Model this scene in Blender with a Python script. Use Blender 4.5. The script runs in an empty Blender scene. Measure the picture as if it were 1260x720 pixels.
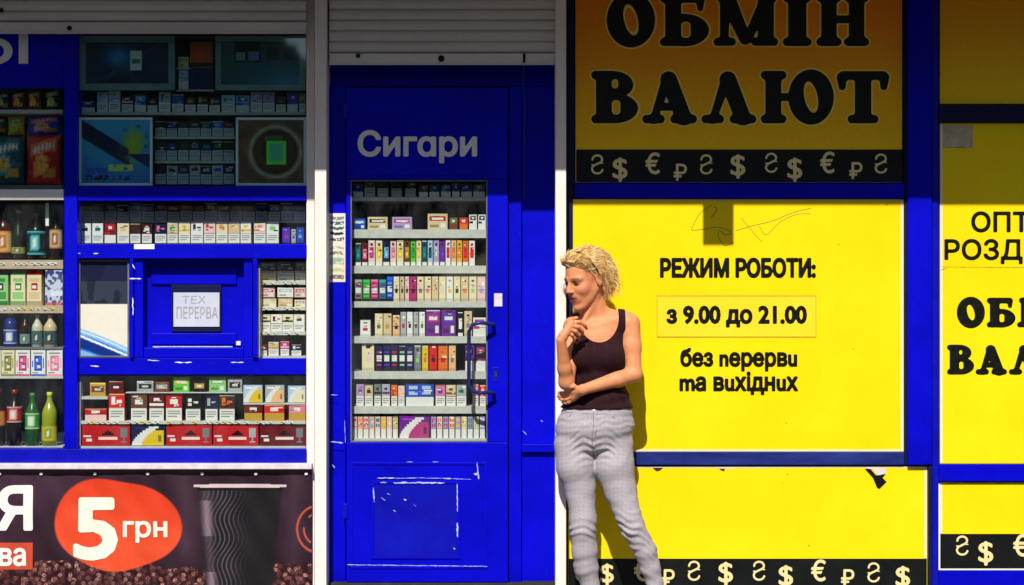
import bpy, bmesh, math, random
import numpy as np
from mathutils import Vector, Matrix
random.seed(7)
rad = math.radians
# ------------------------------------------------------------------ camera, world, sun, exposure
SC = bpy.context.scene
COL = SC.collection
PXM = 285.0            # photograph pixels per metre on the facade plane (y = 0)
CAMY, CZ = -9.0, 1.526
cam_data = bpy.data.cameras.new('camera')
cam_data.sensor_width = 36.0
cam_data.lens = 36.0 * 9.0 / (1260.0 / PXM)
cam_data.clip_start = 0.05
cam_data.clip_end = 3000.0
cam = bpy.data.objects.new('camera', cam_data)
cam.location = (0, CAMY, CZ)
cam.rotation_euler = (rad(90), 0, 0)
COL.objects.link(cam)
SC.camera = cam
SUN_EL, SUN_AZ = rad(45.0), rad(7.5)      # the sun stands high behind the camera, a little to its left
world = bpy.data.worlds.new('World')
SC.world = world
world.use_nodes = True
wn = world.node_tree
bg = wn.nodes['Background']
sky = wn.nodes.new('ShaderNodeTexSky')
sky.sky_type = 'NISHITA'
sky.sun_disc = False
sky.sun_elevation = SUN_EL
sky.sun_rotation = math.pi + SUN_AZ
sky.altitude = 150
sky.dust_density = 0.8
wn.links.new(sky.outputs[0], bg.inputs[0])
bg.inputs[1].default_value = 0.072
sd = bpy.data.lights.new('sun', 'SUN')
sd.energy = 4.6
sd.angle = rad(0.5)
sd.color = (1.0, 0.93, 0.83)
sun = bpy.data.objects.new('sun', sd)
sun_dir = Vector((math.sin(SUN_AZ) * math.cos(SUN_EL), math.cos(SUN_AZ) * math.cos(SUN_EL), -math.sin(SUN_EL)))
sun.rotation_euler = sun_dir.to_track_quat('-Z', 'Y').to_euler()
sun.location = (-3, -12, 12)
COL.objects.link(sun)
SC.view_settings.view_transform = 'Standard'
SC.view_settings.look = 'None'
SC.view_settings.exposure = 0.18
SC.view_settings.gamma = 1.0
SC.cycles.max_bounces = 6
SC.cycles.transparent_max_bounces = 12
SC.cycles.caustics_reflective = False
SC.cycles.caustics_refractive = False

# ------------------------------------------------------------------ measuring: photograph pixel on the plane y -> metres
def X(px, y=0.0): return (px - 630.0) / PXM * (y - CAMY) / 9.0
def Z(py, y=0.0): return CZ + (360.0 - py) / PXM * (y - CAMY) / 9.0
def lin(c):
    return tuple(((v / 255.0) / 12.92 if v <= 10 else (((v / 255.0) + 0.055) / 1.055) ** 2.4) for v in c)

# ------------------------------------------------------------------ materials
def new_mat(name):
    m = bpy.data.materials.new(name)
    m.use_nodes = True
    return m, m.node_tree.nodes, m.node_tree.links, m.node_tree.nodes['Principled BSDF']

def paint(name, c1, c2, rough=0.45, scale=3.0, bump=0.0, bscale=60.0, stain=None, stain_amt=0.0, metal=0.0, stretch=(1, 1, 1), lo=0.35, hi=0.7, spec=0.2):
    m, N, L, P = new_mat(name)
    tc = N.new('ShaderNodeTexCoord')
    mp = N.new('ShaderNodeMapping'); mp.inputs['Scale'].default_value = stretch
    L.new(tc.outputs['Object'], mp.inputs[0])
    n = N.new('ShaderNodeTexNoise'); n.inputs['Scale'].default_value = scale; n.inputs['Detail'].default_value = 8; n.inputs['Roughness'].default_value = 0.65
    L.new(mp.outputs[0], n.inputs['Vector'])
    r = N.new('ShaderNodeValToRGB')
    r.color_ramp.elements[0].position = lo; r.color_ramp.elements[0].color = (*c1, 1)
    r.color_ramp.elements[1].position = hi; r.color_ramp.elements[1].color = (*c2, 1)
    L.new(n.outputs['Fac'], r.inputs[0])
    out = r.outputs[0]
    if stain:
        n2 = N.new('ShaderNodeTexNoise'); n2.inputs['Scale'].default_value = scale * 9; n2.inputs['Detail'].default_value = 10; n2.inputs['Roughness'].default_value = 0.75
        L.new(mp.outputs[0], n2.inputs['Vector'])
        r2 = N.new('ShaderNodeValToRGB')
        r2.color_ramp.elements[0].position = 0.60; r2.color_ramp.elements[0].color = (0, 0, 0, 1)
        r2.color_ramp.elements[1].position = 0.80; r2.color_ramp.elements[1].color = (stain_amt,) * 3 + (1,)
        L.new(n2.outputs['Fac'], r2.inputs[0])
        mx = N.new('ShaderNodeMixRGB'); mx.inputs[2].default_value = (*stain, 1)
        L.new(r2.outputs[0], mx.inputs[0]); L.new(out, mx.inputs[1])
        out = mx.outputs[0]
    L.new(out, P.inputs['Base Color'])
    rr = N.new('ShaderNodeMapRange'); rr.inputs[3].default_value = rough - 0.08; rr.inputs[4].default_value = rough + 0.12
    L.new(n.outputs['Fac'], rr.inputs[0]); L.new(rr.outputs[0], P.inputs['Roughness'])
    P.inputs['Metallic'].default_value = metal
    P.inputs['Specular IOR Level'].default_value = spec
    if bump:
        nb = N.new('ShaderNodeTexNoise'); nb.inputs['Scale'].default_value = bscale; nb.inputs['Detail'].default_value = 4
        L.new(mp.outputs[0], nb.inputs['Vector'])
        b = N.new('ShaderNodeBump'); b.inputs['Strength'].default_value = bump; b.inputs['Distance'].default_value = 0.01
        L.new(nb.outputs['Fac'], b.inputs['Height']); L.new(b.outputs[0], P.inputs['Normal'])
    return m

M = {}
M['blue'] = paint('blue_paint', (0.0005, 0.0008, 0.42), (0.001, 0.0015, 0.70), 0.42, 2.2, 0.22, 11.0, (0.03, 0.04, 0.62), 0.45, spec=0.1)
M['blue_rail'] = paint('blue_rail_paint', (0.001, 0.002, 0.33), (0.002, 0.005, 0.50), 0.38, 4.0, 0.10, 14.0, (0.06, 0.08, 0.45), 0.5)
M['navy'] = paint('navy_seal', (0.002, 0.004, 0.035), (0.004, 0.008, 0.07), 0.5, 6.0)
M['worn_navy'] = paint('worn_navy_rail', (0.004, 0.012, 0.13), (0.02, 0.04, 0.24), 0.45, 7.0, 0.1, 20.0, (0.15, 0.15, 0.25), 0.6, stretch=(0.5, 1, 2))
M['yellow'] = paint('yellow_film', (0.95, 0.66, 0.002), (0.98, 0.75, 0.006), 0.34, 2.2, 0.22, 4.0, (0.70, 0.46, 0.03), 0.42)
M['white_paint'] = paint('white_painted_steel', (0.84, 0.74, 0.66), (0.88, 0.83, 0.84), 0.45, 5.0, 0.15, 30.0, (0.66, 0.42, 0.20), 0.5, stretch=(2, 1, 0.35))
M['sill'] = paint('sill_paint', (0.60, 0.52, 0.60), (0.82, 0.74, 0.80), 0.5, 14.0, 0.2, 40.0, (0.35, 0.22, 0.20), 0.6)
M['shutter'] = paint('shutter_steel', (0.66, 0.63, 0.62), (0.84, 0.80, 0.78), 0.5, 6.0, 0.15, 25.0, (0.16, 0.13, 0.12), 0.8, stretch=(0.25, 1, 1.5))
M['shutter_bar'] = paint('shutter_bar_steel', (0.70, 0.67, 0.66), (0.86, 0.82, 0.80), 0.5, 8.0, 0.1, 25.0, (0.2, 0.15, 0.13), 0.5, stretch=(0.3, 1, 1))
M['joint'] = paint('dirty_joint', (0.02, 0.018, 0.016), (0.05, 0.045, 0.04), 0.8, 10)
M['black'] = paint('black_rubber', (0.004, 0.004, 0.005), (0.012, 0.012, 0.014), 0.5, 30)
M['ink'] = paint('sign_black', (0.003, 0.004, 0.003), (0.009, 0.010, 0.006), 0.38, 30)
M['strip'] = paint('sign_strip_black', (0.004, 0.006, 0.006), (0.008, 0.010, 0.010), 0.35, 8)
M['cream_ink'] = paint('sign_cream', (0.80, 0.66, 0.30), (0.84, 0.72, 0.38), 0.4, 20)
M['halo'] = paint('sign_halo', (0.93, 0.70, 0.12), (0.96, 0.76, 0.18), 0.4, 8)
M['letter_white'] = paint('letter_white', (0.78, 0.76, 0.74), (0.86, 0.84, 0.82), 0.45, 30)
M['letter_cream'] = paint('letter_cream', (0.86, 0.78, 0.66), (0.90, 0.84, 0.74), 0.45, 30)
M['shelf'] = paint('shelf_metal', (0.50, 0.50, 0.47), (0.64, 0.63, 0.58), 0.4, 20, stain=(0.3, 0.26, 0.2), stain_amt=0.3)
M['shelf_tan'] = paint('shelf_wood', (0.50, 0.36, 0.25), (0.62, 0.46, 0.34), 0.5, 14)
M['case_back'] = paint('case_back', (0.010, 0.014, 0.04), (0.020, 0.028, 0.07), 0.6, 5)
M['case_side'] = paint('case_side', (0.10, 0.11, 0.14), (0.20, 0.21, 0.25), 0.5, 5)
M['chip'] = paint('bare_metal_chips', (0.30, 0.36, 0.72), (0.70, 0.74, 0.92), 0.6, 60)
M['concrete'] = paint('concrete', (0.16, 0.15, 0.14), (0.24, 0.23, 0.21), 0.85, 4, 0.4, 80, (0.08, 0.07, 0.06), 0.6)
M['paving'] = paint('paving_slab', (0.10, 0.10, 0.095), (0.16, 0.155, 0.15), 0.85, 5, 0.4, 90, (0.05, 0.05, 0.05), 0.5)
M['asphalt'] = paint('asphalt', (0.04, 0.04, 0.04), (0.065, 0.063, 0.06), 0.9, 30, 0.5, 200)
M['frame_white'] = paint('poster_frame_white', (0.80, 0.86, 0.88), (0.86, 0.90, 0.92), 0.4, 20)
M['frame_grey'] = paint('lightbox_frame', (0.16, 0.26, 0.27), (0.24, 0.34, 0.35), 0.35, 12)
M['steel_dark'] = paint('dark_steel', (0.02, 0.03, 0.14), (0.03, 0.05, 0.25), 0.3, 10, metal=0.4)

def attr_mat(name, rough=0.4, coat=0.0, var=0.06, sss=0.0):
    m, N, L, P = new_mat(name)
    a = N.new('ShaderNodeAttribute'); a.attribute_name = 'Col'
    tc = N.new('ShaderNodeTexCoord')
    n = N.new('ShaderNodeTexNoise'); n.inputs['Scale'].default_value = 40; n.inputs['Detail'].default_value = 5
    L.new(tc.outputs['Object'], n.inputs['Vector'])
    mr = N.new('ShaderNodeMapRange'); mr.inputs[3].default_value = 1 - var; mr.inputs[4].default_value = 1 + var
    L.new(n.outputs['Fac'], mr.inputs[0])
    mx = N.new('ShaderNodeVectorMath'); mx.operation = 'SCALE'
    L.new(a.outputs['Color'], mx.inputs[0]); L.new(mr.outputs[0], mx.inputs['Scale'])
    L.new(mx.outputs[0], P.inputs['Base Color'])
    P.inputs['Roughness'].default_value = rough
    P.inputs['Coat Weight'].default_value = coat
    P.inputs['Specular IOR Level'].default_value = 0.25
    if sss:
        P.inputs['Subsurface Weight'].default_value = sss
        P.inputs['Subsurface Radius'].default_value = (1.0, 0.35, 0.15)
        P.inputs['Subsurface Scale'].default_value = 0.006
    return m
M['print'] = attr_mat('printed_card', 0.35)
M['plastic'] = attr_mat('printed_foil', 0.25, 0.3)
M['vinyl'] = attr_mat('printed_vinyl', 0.42, 0.0, 0.08)

def glass_mat(name, tint, refl):
    m, N, L, P = new_mat(name)
    N.remove(P)
    out = N['Material Output']
    tr = N.new('ShaderNodeBsdfTransparent'); tr.inputs[0].default_value = (*tint, 1)
    gl = N.new('ShaderNodeBsdfGlossy'); gl.inputs['Roughness'].default_value = 0.03
    gl.inputs[0].default_value = (0.9, 0.95, 1.0, 1)
    fr = N.new('ShaderNodeLayerWeight'); fr.inputs[0].default_value = 0.5
    pw = N.new('ShaderNodeMath'); pw.operation = 'POWER'; pw.inputs[1].default_value = 5.0
    L.new(fr.outputs['Facing'], pw.inputs[0])
    ad = N.new('ShaderNodeMath'); ad.operation = 'MULTIPLY_ADD'; ad.inputs[1].default_value = 0.95 * refl; ad.inputs[2].default_value = 0.04 * refl
    L.new(pw.outputs[0], ad.inputs[0])
    mx = N.new('ShaderNodeMixShader')
    L.new(ad.outputs[0], mx.inputs[0]); L.new(tr.outputs[0], mx.inputs[1]); L.new(gl.outputs[0], mx.inputs[2])
    # a little dust and smears on the pane
    df = N.new('ShaderNodeBsdfDiffuse'); df.inputs[0].default_value = (0.75, 0.78, 0.85, 1)
    tc = N.new('ShaderNodeTexCoord'); mp = N.new('ShaderNodeMapping'); mp.inputs['Scale'].default_value = (3, 3, 1.1); mp.inputs['Rotation'].default_value = (0, .5, 0)
    nz = N.new('ShaderNodeTexNoise'); nz.inputs['Scale'].default_value = 3.0; nz.inputs['Detail'].default_value = 9; nz.inputs['Roughness'].default_value = .7
    mr = N.new('ShaderNodeMapRange'); mr.inputs[1].default_value = .42; mr.inputs[2].default_value = .78; mr.inputs[3].default_value = .0; mr.inputs[4].default_value = .022
    L.new(tc.outputs['Object'], mp.inputs[0]); L.new(mp.outputs[0], nz.inputs['Vector']); L.new(nz.outputs['Fac'], mr.inputs[0])
    m2 = N.new('ShaderNodeMixShader'); L.new(mr.outputs[0], m2.inputs[0]); L.new(mx.outputs[0], m2.inputs[1]); L.new(df.outputs[0], m2.inputs[2])
    L.new(m2.outputs[0], out.inputs[0])
    return m
M['glass'] = glass_mat('shop_glass', (0.95, 0.98, 0.97), 1.0)
M['glass_skylight_tint'] = glass_mat('skylight_tinted_glass', (0.90, 1.0, 1.0), 1.6)  # cyan tint puts the blue sky light of the shaded window into the pane

# ------------------------------------------------------------------ object helpers
def thing(name, label, cat, loc=(0, 0, 0), group=None):
    o = bpy.data.objects.new(name, None)
    o.empty_display_size = 0.1
    o.location = loc
    COL.objects.link(o)
    o['label'] = label; o['category'] = cat
    if group: o['group'] = group
    return o

def tag(o, label, cat, group=None):
    o['label'] = label; o['category'] = cat
    if group: o['group'] = group
    return o

def world_of(p):
    v = Vector((0, 0, 0))
    while p is not None:
        v += p.location
        p = p.parent
    return v

def link(name, me, mat=None, parent=None, loc=(0, 0, 0), smooth=False):
    """link a mesh whose vertices are relative to loc (in world axes)"""
    if mat is not None and not me.materials:
        me.materials.append(mat)
    o = bpy.data.objects.new(name, me)
    COL.objects.link(o)
    o.location = Vector(loc)
    if parent is not None:
        o.parent = parent
        o.location = Vector(loc) - world_of(parent)
    if smooth:
        me.polygons.foreach_set('use_smooth', [True] * len(me.polygons))
    return o

def mesh_np(name, verts, faces, cols=None):
    me = bpy.data.meshes.new(name)
    me.from_pydata([tuple(map(float, v)) for v in verts], [], [tuple(f) for f in faces])
    if cols is not None:
        a = me.color_attributes.new('Col', 'FLOAT_COLOR', 'POINT')
        c = np.ones((len(verts), 4), np.float32); c[:, :3] = cols
        a.data.foreach_set('color', c.ravel())
    me.update()
    return me

def box_mesh(name, x0, x1, y0, y1, z0, z1, bev=0.0015):
    bm = bmesh.new()
    bmesh.ops.create_cube(bm, size=1.0)
    for v in bm.verts:
        v.co = Vector(((x0 + x1) / 2 + v.co.x * (x1 - x0), (y0 + y1) / 2 + v.co.y * (y1 - y0), (z0 + z1) / 2 + v.co.z * (z1 - z0)))
    if bev:
        bmesh.ops.bevel(bm, geom=bm.edges[:], offset=bev, segments=2, affect='EDGES', profile=0.6)
    me = bpy.data.meshes.new(name)
    bm.to_mesh(me); bm.free()
    return me

def slab(name, px0, py0, px1, py1, yf, yb, mat, parent=None, bev=0.0015):
    """a box whose front face (plane yf) covers those pixels of the photograph"""
    x0, x1, z0, z1 = X(px0, yf), X(px1, yf), Z(py1, yf), Z(py0, yf)
    cx, cz = (x0 + x1) / 2, (z0 + z1) / 2
    me = box_mesh(name, x0 - cx, x1 - cx, 0, yb - yf, z0 - cz, z1 - cz, bev)
    return link(name, me, mat, parent, (cx, yf, cz))

def tube_geo(pts, radii, n=8, closed_ends=True, flat=1.0):
    """vertices and faces of a tube through pts"""
    pts = [Vector(p) for p in pts]
    V, F = [], []
    up = Vector((0.13, 0.21, 0.97))
    for i, p in enumerate(pts):
        t = (pts[min(i + 1, len(pts) - 1)] - pts[max(i - 1, 0)]).normalized()
        if abs(t.dot(up)) > 0.98: up = Vector((1, 0.1, 0))
        a = t.cross(up).normalized(); b = t.cross(a).normalized()
        r = radii[i] if hasattr(radii, '__len__') else radii
        for k in range(n):
            th = 2 * math.pi * k / n
            V.append(p + a * (math.cos(th) * r) + b * (math.sin(th) * r * flat))
    for i in range(len(pts) - 1):
        for k in range(n):
            k2 = (k + 1) % n
            F.append((i * n + k, i * n + k2, (i + 1) * n + k2, (i + 1) * n + k))
    if closed_ends:
        F.append(tuple(range(n - 1, -1, -1)))
        F.append(tuple(range((len(pts) - 1) * n, len(pts) * n)))
    return V, F

def tube(name, pts, radii, mat, parent=None, n=8, smooth=True):
    V, F = tube_geo(pts, radii, n)
    c = V[0].copy()
    return link(name, mesh_np(name, [v - c for v in V], F), mat, parent, c, smooth)

def lathe_mesh(name, prof, n=16, cols=None):
    """prof: (r, z) from bottom to top"""
    V, F, C = [], [], []
    for i, (r, z) in enumerate(prof):
        for k in range(n):
            th = 2 * math.pi * k / n
            V.append((r * math.cos(th), r * math.sin(th), z))
            if cols: C.append(cols[i])
    for i in range(len(prof) - 1):
        for k in range(n):
            k2 = (k + 1) % n
            F.append((i * n + k, i * n + k2, (i + 1) * n + k2, (i + 1) * n + k))
    F.append(tuple(range(n - 1, -1, -1)))
    F.append(tuple(range((len(prof) - 1) * n, len(prof) * n)))
    me = mesh_np(name, V, F, np.array(C) if cols else None)
    me.polygons.foreach_set('use_smooth', [True] * len(me.polygons))
    return me

# ------------------------------------------------------------------ flat shapes from 2-D distance fields (letters, emblems, blobs)
def field_mesh(name, fn, x0, x1, y0, y1, step, thick, warp=None):
    """fn(X, Y) < 0 inside. Builds a flat cut-out of that shape (front at local y = 0, thickness behind)."""
    nx = max(3, int((x1 - x0) / step) + 2); ny = max(3, int((y1 - y0) / step) + 2)
    xs = x0 + np.arange(nx) * step; ys = y0 + np.arange(ny) * step
    GX, GY = np.meshgrid(xs, ys)
    D = fn(GX, GY)
    V, F, idx = [], [], {}
    def vid(x, y):
        k = (round(x, 6), round(y, 6))
        i = idx.get(k)
        if i is None:
            i = idx[k] = len(V); V.append((x, 0.0, y))
        return i
    ins = D < 0
    for j in range(ny - 1):
        run = None
        a, b = ins[j], ins[j + 1]
        full = a[:-1] & a[1:] & b[:-1] & b[1:]
        anyc = a[:-1] | a[1:] | b[:-1] | b[1:]
        for i in np.nonzero(anyc)[0]:
            if full[i]:
                if run is None: run = [i, i]
                elif run[1] == i - 1 and (warp is None or run[1] - run[0] < 2): run[1] = i
                else:
                    F.append((vid(xs[run[0]], ys[j]), vid(xs[run[1] + 1], ys[j]), vid(xs[run[1] + 1], ys[j + 1]), vid(xs[run[0]], ys[j + 1]))); run = [i, i]
                continue
            c = [(xs[i], ys[j], D[j, i]), (xs[i + 1], ys[j], D[j, i + 1]), (xs[i + 1], ys[j + 1], D[j + 1, i + 1]), (xs[i], ys[j + 1], D[j + 1, i])]
            poly = []
            for k in range(4):
                p, q = c[k], c[(k + 1) % 4]
                if p[2] < 0: poly.append(vid(p[0], p[1]))
                if (p[2] < 0) != (q[2] < 0):
                    t = p[2] / (p[2] - q[2])
                    poly.append(vid(p[0] + t * (q[0] - p[0]), p[1] + t * (q[1] - p[1])))
            pp = []
            for v in poly:
                if v not in pp: pp.append(v)
            if len(pp) >= 3: F.append(tuple(pp))
        if run is not None:
            F.append((vid(xs[run[0]], ys[j]), vid(xs[run[1] + 1], ys[j]), vid(xs[run[1] + 1], ys[j + 1]), vid(xs[run[0]], ys[j + 1])))
    if warp is not None:
        V = [(x, y + warp(x, z), z) for x, y, z in V]
    me = mesh_np(name, V, F)
    return me

_font_loops = {}
def font_loops(s, spacing=1.0):
    key = (s, spacing)
    if key in _font_loops: return _font_loops[key]
    c = bpy.data.curves.new('tmp', 'FONT'); c.body = s; c.size = 1.0; c.fill_mode = 'NONE'; c.resolution_u = 3; c.space_character = spacing
    o = bpy.data.objects.new('tmp', c); COL.objects.link(o)
    dg = bpy.context.evaluated_depsgraph_get()
    me = bpy.data.meshes.new_from_object(o.evaluated_get(dg))
    co = np.array([v.co[:2] for v in me.vertices]) if len(me.vertices) else np.zeros((0, 2))
    n = len(co); nxt = {}
    for e in me.edges:
        a, b = e.vertices
        nxt.setdefault(a, []).append(b); nxt.setdefault(b, []).append(a)
    seen = set(); loops = []
    for s0 in range(n):
        if s0 in seen or s0 not in nxt: continue
        comp = []; st = [s0]; seen.add(s0)
        while st:
            a = st.pop(); comp.append(a)
            for b in nxt[a]:
                if b not in seen: seen.add(b); st.append(b)
        comp.sort(); loops.append(co[comp])
    bpy.data.objects.remove(o); bpy.data.curves.remove(c); bpy.data.meshes.remove(me)
    _font_loops[key] = loops
    return loops

def text_field(s, spacing=1.0, kx=1.0):
    loops = [l * np.array([kx, 1.0]) for l in font_loops(s, spacing)]
    A = np.concatenate([l for l in loops]); B = np.concatenate([np.roll(l, -1, 0) for l in loops])
    def fn(GX, GY, bx=0.0, by=0.0):
        shp = GX.shape
        P = np.stack([GX.ravel(), GY.ravel()], 1)
        out = np.empty(len(P))
        for i in range(0, len(P), 20000):
            p = P[i:i + 20000]
            lo = p.min(0) - 0.4; hi = p.max(0) + 0.4
            d = B - A
            ap = p[:, None, :] - A[None]
            t = np.clip((ap * d).sum(2) / np.maximum((d * d).sum(1), 1e-12), 0, 1)
            w = ap - t[..., None] * d
            dist = np.sqrt((w * w).sum(2)).min(1)
            ya, yb = A[None, :, 1], B[None, :, 1]
            cr = d[None, :, 0] * ap[..., 1] - d[None, :, 1] * ap[..., 0]
            up = (ya <= p[:, 1:2]) & (yb > p[:, 1:2]) & (cr > 0)
            dn = (ya > p[:, 1:2]) & (yb <= p[:, 1:2]) & (cr < 0)
            wn_ = up.sum(1) - dn.sum(1)
            out[i:i + 20000] = np.where(wn_ != 0, -dist, dist)
        return out.reshape(shp)
    return fn, A.min(0), A.max(0)

def lettering(name, s, px0, py0, px1, py1, y, bold, mat, parent, rows=30, spacing=1.0, warp=None, slant=0.0):
    """the words s drawn to fill that pixel box of the photograph, standing on plane y"""
    x0, x1, z0, z1 = X(px0, y), X(px1, y), Z(py1, y), Z(py0, y)
    w, h = (x1 - x0), (z1 - z0)
    fn, lo, hi = text_field(s, spacing)
    th = hi[1] - lo[1] + 2 * bold
    kx = (w / h * th - 2 * bold) / (hi[0] - lo[0])
    fn, lo, hi = text_field(s, spacing, kx)
    tw, th = hi[0] - lo[0] + 2 * bold, hi[1] - lo[1] + 2 * bold
    sx, sz = w / tw, h / th
    # distance measured in a space where both axes have the drawn proportions, so strokes stay even
    step = th / rows
    me = field_mesh(name, lambda gx, gy: fn(gx, gy) - bold, lo[0] - bold - step, hi[0] + bold + step, lo[1] - bold - step, hi[1] + bold + step, step, 0, (lambda a, b: 0.0) if warp else None)
    for v in me.vertices:
        v.co = Vector(((v.co.x - lo[0] + bold) * sx, 0.0, (v.co.z - lo[1] + bold) * sz))
    if slant:
        for v in me.vertices: v.co.x += v.co.z * slant
    if warp:
        for v in me.vertices: v.co.y = warp(x0 + v.co.x, z0 + v.co.z)
    return link(name, me, mat, parent, (x0, y, z0))

# 2-D primitives for hand drawn letters
def c2(gx, gy, ax, ay, bx, by, ra, rb=None):
    rb = ra if rb is None else rb
    dx, dy = bx - ax, by - ay
    t = np.clip(((gx - ax) * dx + (gy - ay) * dy) / max(dx * dx + dy * dy, 1e-9), 0, 1)
    return np.hypot(gx - ax - t * dx, gy - ay - t * dy) - (ra + (rb - ra) * t)
def b2(gx, gy, x0, y0, x1, y1, r=0.0):
    qx = np.abs(gx - (x0 + x1) / 2) - (x1 - x0) / 2 + r; qy = np.abs(gy - (y0 + y1) / 2) - (y1 - y0) / 2 + r
    return np.hypot(np.maximum(qx, 0), np.maximum(qy, 0)) + np.minimum(np.maximum(qx, qy), 0) - r
def e2(gx, gy, cx, cy, rx, ry, rot=0.0):
    c, s = math.cos(rot), math.sin(rot)
    u = (gx - cx) * c + (gy - cy) * s; v = -(gx - cx) * s + (gy - cy) * c
    k = np.hypot(u / rx, v / ry)
    return (k - 1) * min(rx, ry)
def su(a, b, k=0.05):
    h = np.clip(0.5 + 0.5 * (b - a) / k, 0, 1)
    return b + (a - b) * h - k * h * (1 - h)
def ss(a, b, k=0.02):          # a minus b
    return -su(-a, b, k)

def fat_glyph(ch, x, y):
    """heavy soft-cornered serif capitals, height 1, returns (field, width)"""
    S = lambda x0, x1, yy, r=0.075: c2(x, y, x0 + r, yy, x1 - r, yy, r)
    if ch == 'О':
        return ss(e2(x, y, 0.44, 0.5, 0.44, 0.53), e2(x, y, 0.44, 0.5, 0.135, 0.33, 0.22)), 0.88
    if ch == 'І':
        d = b2(x, y, 0.10, 0.05, 0.42, 0.95, 0.03)
        return su(su(d, S(0, 0.52, 0.07)), S(0, 0.52, 0.93)), 0.52
    if ch == 'Н':
        d = np.minimum(b2(x, y, 0.09, 0.05, 0.36, 0.95), b2(x, y, 0.60, 0.05, 0.87, 0.95))
        for a, b in ((0, 0.45), (0.51, 0.96)):
            d = su(su(d, S(a, b, 0.07)), S(a, b, 0.93))
        return np.minimum(d, b2(x, y, 0.2, 0.44, 0.8, 0.58)), 0.96
    if ch == 'В':
        d = b2(x, y, 0.09, 0.04, 0.38, 0.96)
        d = su(su(d, S(0, 0.5, 0.07)), S(0, 0.5, 0.93))
        up = ss(e2(x, y, 0.42, 0.74, 0.37, 0.26), b2(x, y, 0.38, 0.66, 0.52, 0.86, 0.07), 0.01)
        lo = ss(e2(x, y, 0.44, 0.28, 0.44, 0.285), b2(x, y, 0.38, 0.15, 0.56, 0.45, 0.08), 0.01)
        bow = np.maximum(np.minimum(up, lo), 0.2 - x)
        return np.minimum(d, bow), 0.88
    if ch == 'Б':
        d = b2(x, y, 0.10, 0.04, 0.38, 0.96)
        d = su(su(d, S(0, 0.5, 0.07)), S(0, 0.80, 0.92, 0.08))
        d = su(d, c2(x, y, 0.74, 0.90, 0.74, 0.72, 0.075, 0.045), 0.04)
        lo = ss(e2(x, y, 0.44, 0.30, 0.45, 0.31), b2(x, y, 0.38, 0.14, 0.57, 0.47, 0.08), 0.01)
        return np.minimum(d, np.maximum(lo, 0.2 - x)), 0.89
    if ch == 'А' or ch == 'Л':
        d = np.minimum(c2(x, y, 0.48, 0.86, 0.21, 0.06, 0.10, 0.06), c2(x, y, 0.50, 0.84, 0.79, 0.10, 0.155, 0.145))
        d = su(d, S(0.0, 0.42, 0.07), 0.06)
        d = su(d, S(0.54, 1.04, 0.07), 0.06)
        if ch == 'А': d = np.minimum(d, b2(x, y, 0.25, 0.24, 0.75, 0.38))
        return np.maximum(d, y - 1.02), 1.04
    if ch == 'М':
        d = np.minimum(c2(x, y, 0.21, 0.9, 0.19, 0.06, 0.09, 0.07), b2(x, y, 0.82, 0.05, 1.10, 0.95))
        d = np.minimum(d, c2(x, y, 0.27, 0.86, 0.58, 0.12, 0.145, 0.10))
        d = np.minimum(d, c2(x, y, 0.95, 0.86, 0.62, 0.12, 0.11, 0.07))
        d = su(su(d, S(0.0, 0.40, 0.07)), S(0.70, 1.18, 0.07))
        d = su(su(d, S(0.06, 0.40, 0.93)), S(0.82, 1.16, 0.93))
        return np.maximum(d, -y), 1.18
    if ch == 'Т':
        d = b2(x, y, 0.32, 0.05, 0.62, 0.95)
        d = su(d, S(0.18, 0.76, 0.07)); d = su(d, S(0.02, 0.92, 0.92, 0.08))
        d = su(d, c2(x, y, 0.06, 0.88, 0.07, 0.70, 0.09, 0.06), 0.05)
        return su(d, c2(x, y, 0.88, 0.88, 0.87, 0.70, 0.09, 0.06), 0.05), 0.94
    if ch == 'Ю':
        d = b2(x, y, 0.09, 0.04, 0.38, 0.96)
        d = su(su(d, S(0, 0.48, 0.07)), S(0, 0.48, 0.93))
        o = ss(e2(x, y, 0.96, 0.5, 0.43, 0.53), e2(x, y, 0.96, 0.5, 0.135, 0.33, 0.2))
        return np.minimum(np.minimum(d, b2(x, y, 0.3, 0.43, 0.65, 0.57)), o), 1.39
    return x * 0 + 1, 0.5

def fat_lettering(name, s, px0, py0, px1, py1, y, mat, parent, grow=0.0, gap=0.10, step=0.022):
    pos, wtot = [], 0.0
    for ch in s:
        w = fat_glyph(ch, np.zeros(1), np.zeros(1))[1]
        pos.append((wtot, w)); wtot += w + gap
    wtot -= gap
    x0, x1, z0, z1 = X(px0, y), X(px1, y), Z(py1, y), Z(py0, y)
    V, F = [], []
    for ch, (ox, w) in zip(s, pos):
        me = field_mesh('g', lambda gx, gy: fat_glyph(ch, gx, gy)[0] - grow, -0.09, w + 0.09, -0.12, 1.12, step, 0)
        b = len(V)
        V += [((v.co.x + ox) * (x1 - x0) / wtot, 0.0, v.co.z * (z1 - z0)) for v in me.vertices]
        F += [tuple(i + b for i in p.vertices) for p in me.polygons]
        bpy.data.meshes.remove(me)
    return link(name, mesh_np(name, V, F), mat, parent, (x0, y, z0))

def vnoise(x, y, seed=0):
    """smooth value noise, vectorised"""
    xi, yi = np.floor(x), np.floor(y)
    fx, fy = x - xi, y - yi
    fx, fy = fx * fx * (3 - 2 * fx), fy * fy * (3 - 2 * fy)
    def h(a, b):
        v = np.sin(a * 127.1 + b * 311.7 + seed * 74.7) * 43758.5453
        return v - np.floor(v)
    return (h(xi, yi) * (1 - fx) + h(xi + 1, yi) * fx) * (1 - fy) + (h(xi, yi + 1) * (1 - fx) + h(xi + 1, yi + 1) * fx) * fy

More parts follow.
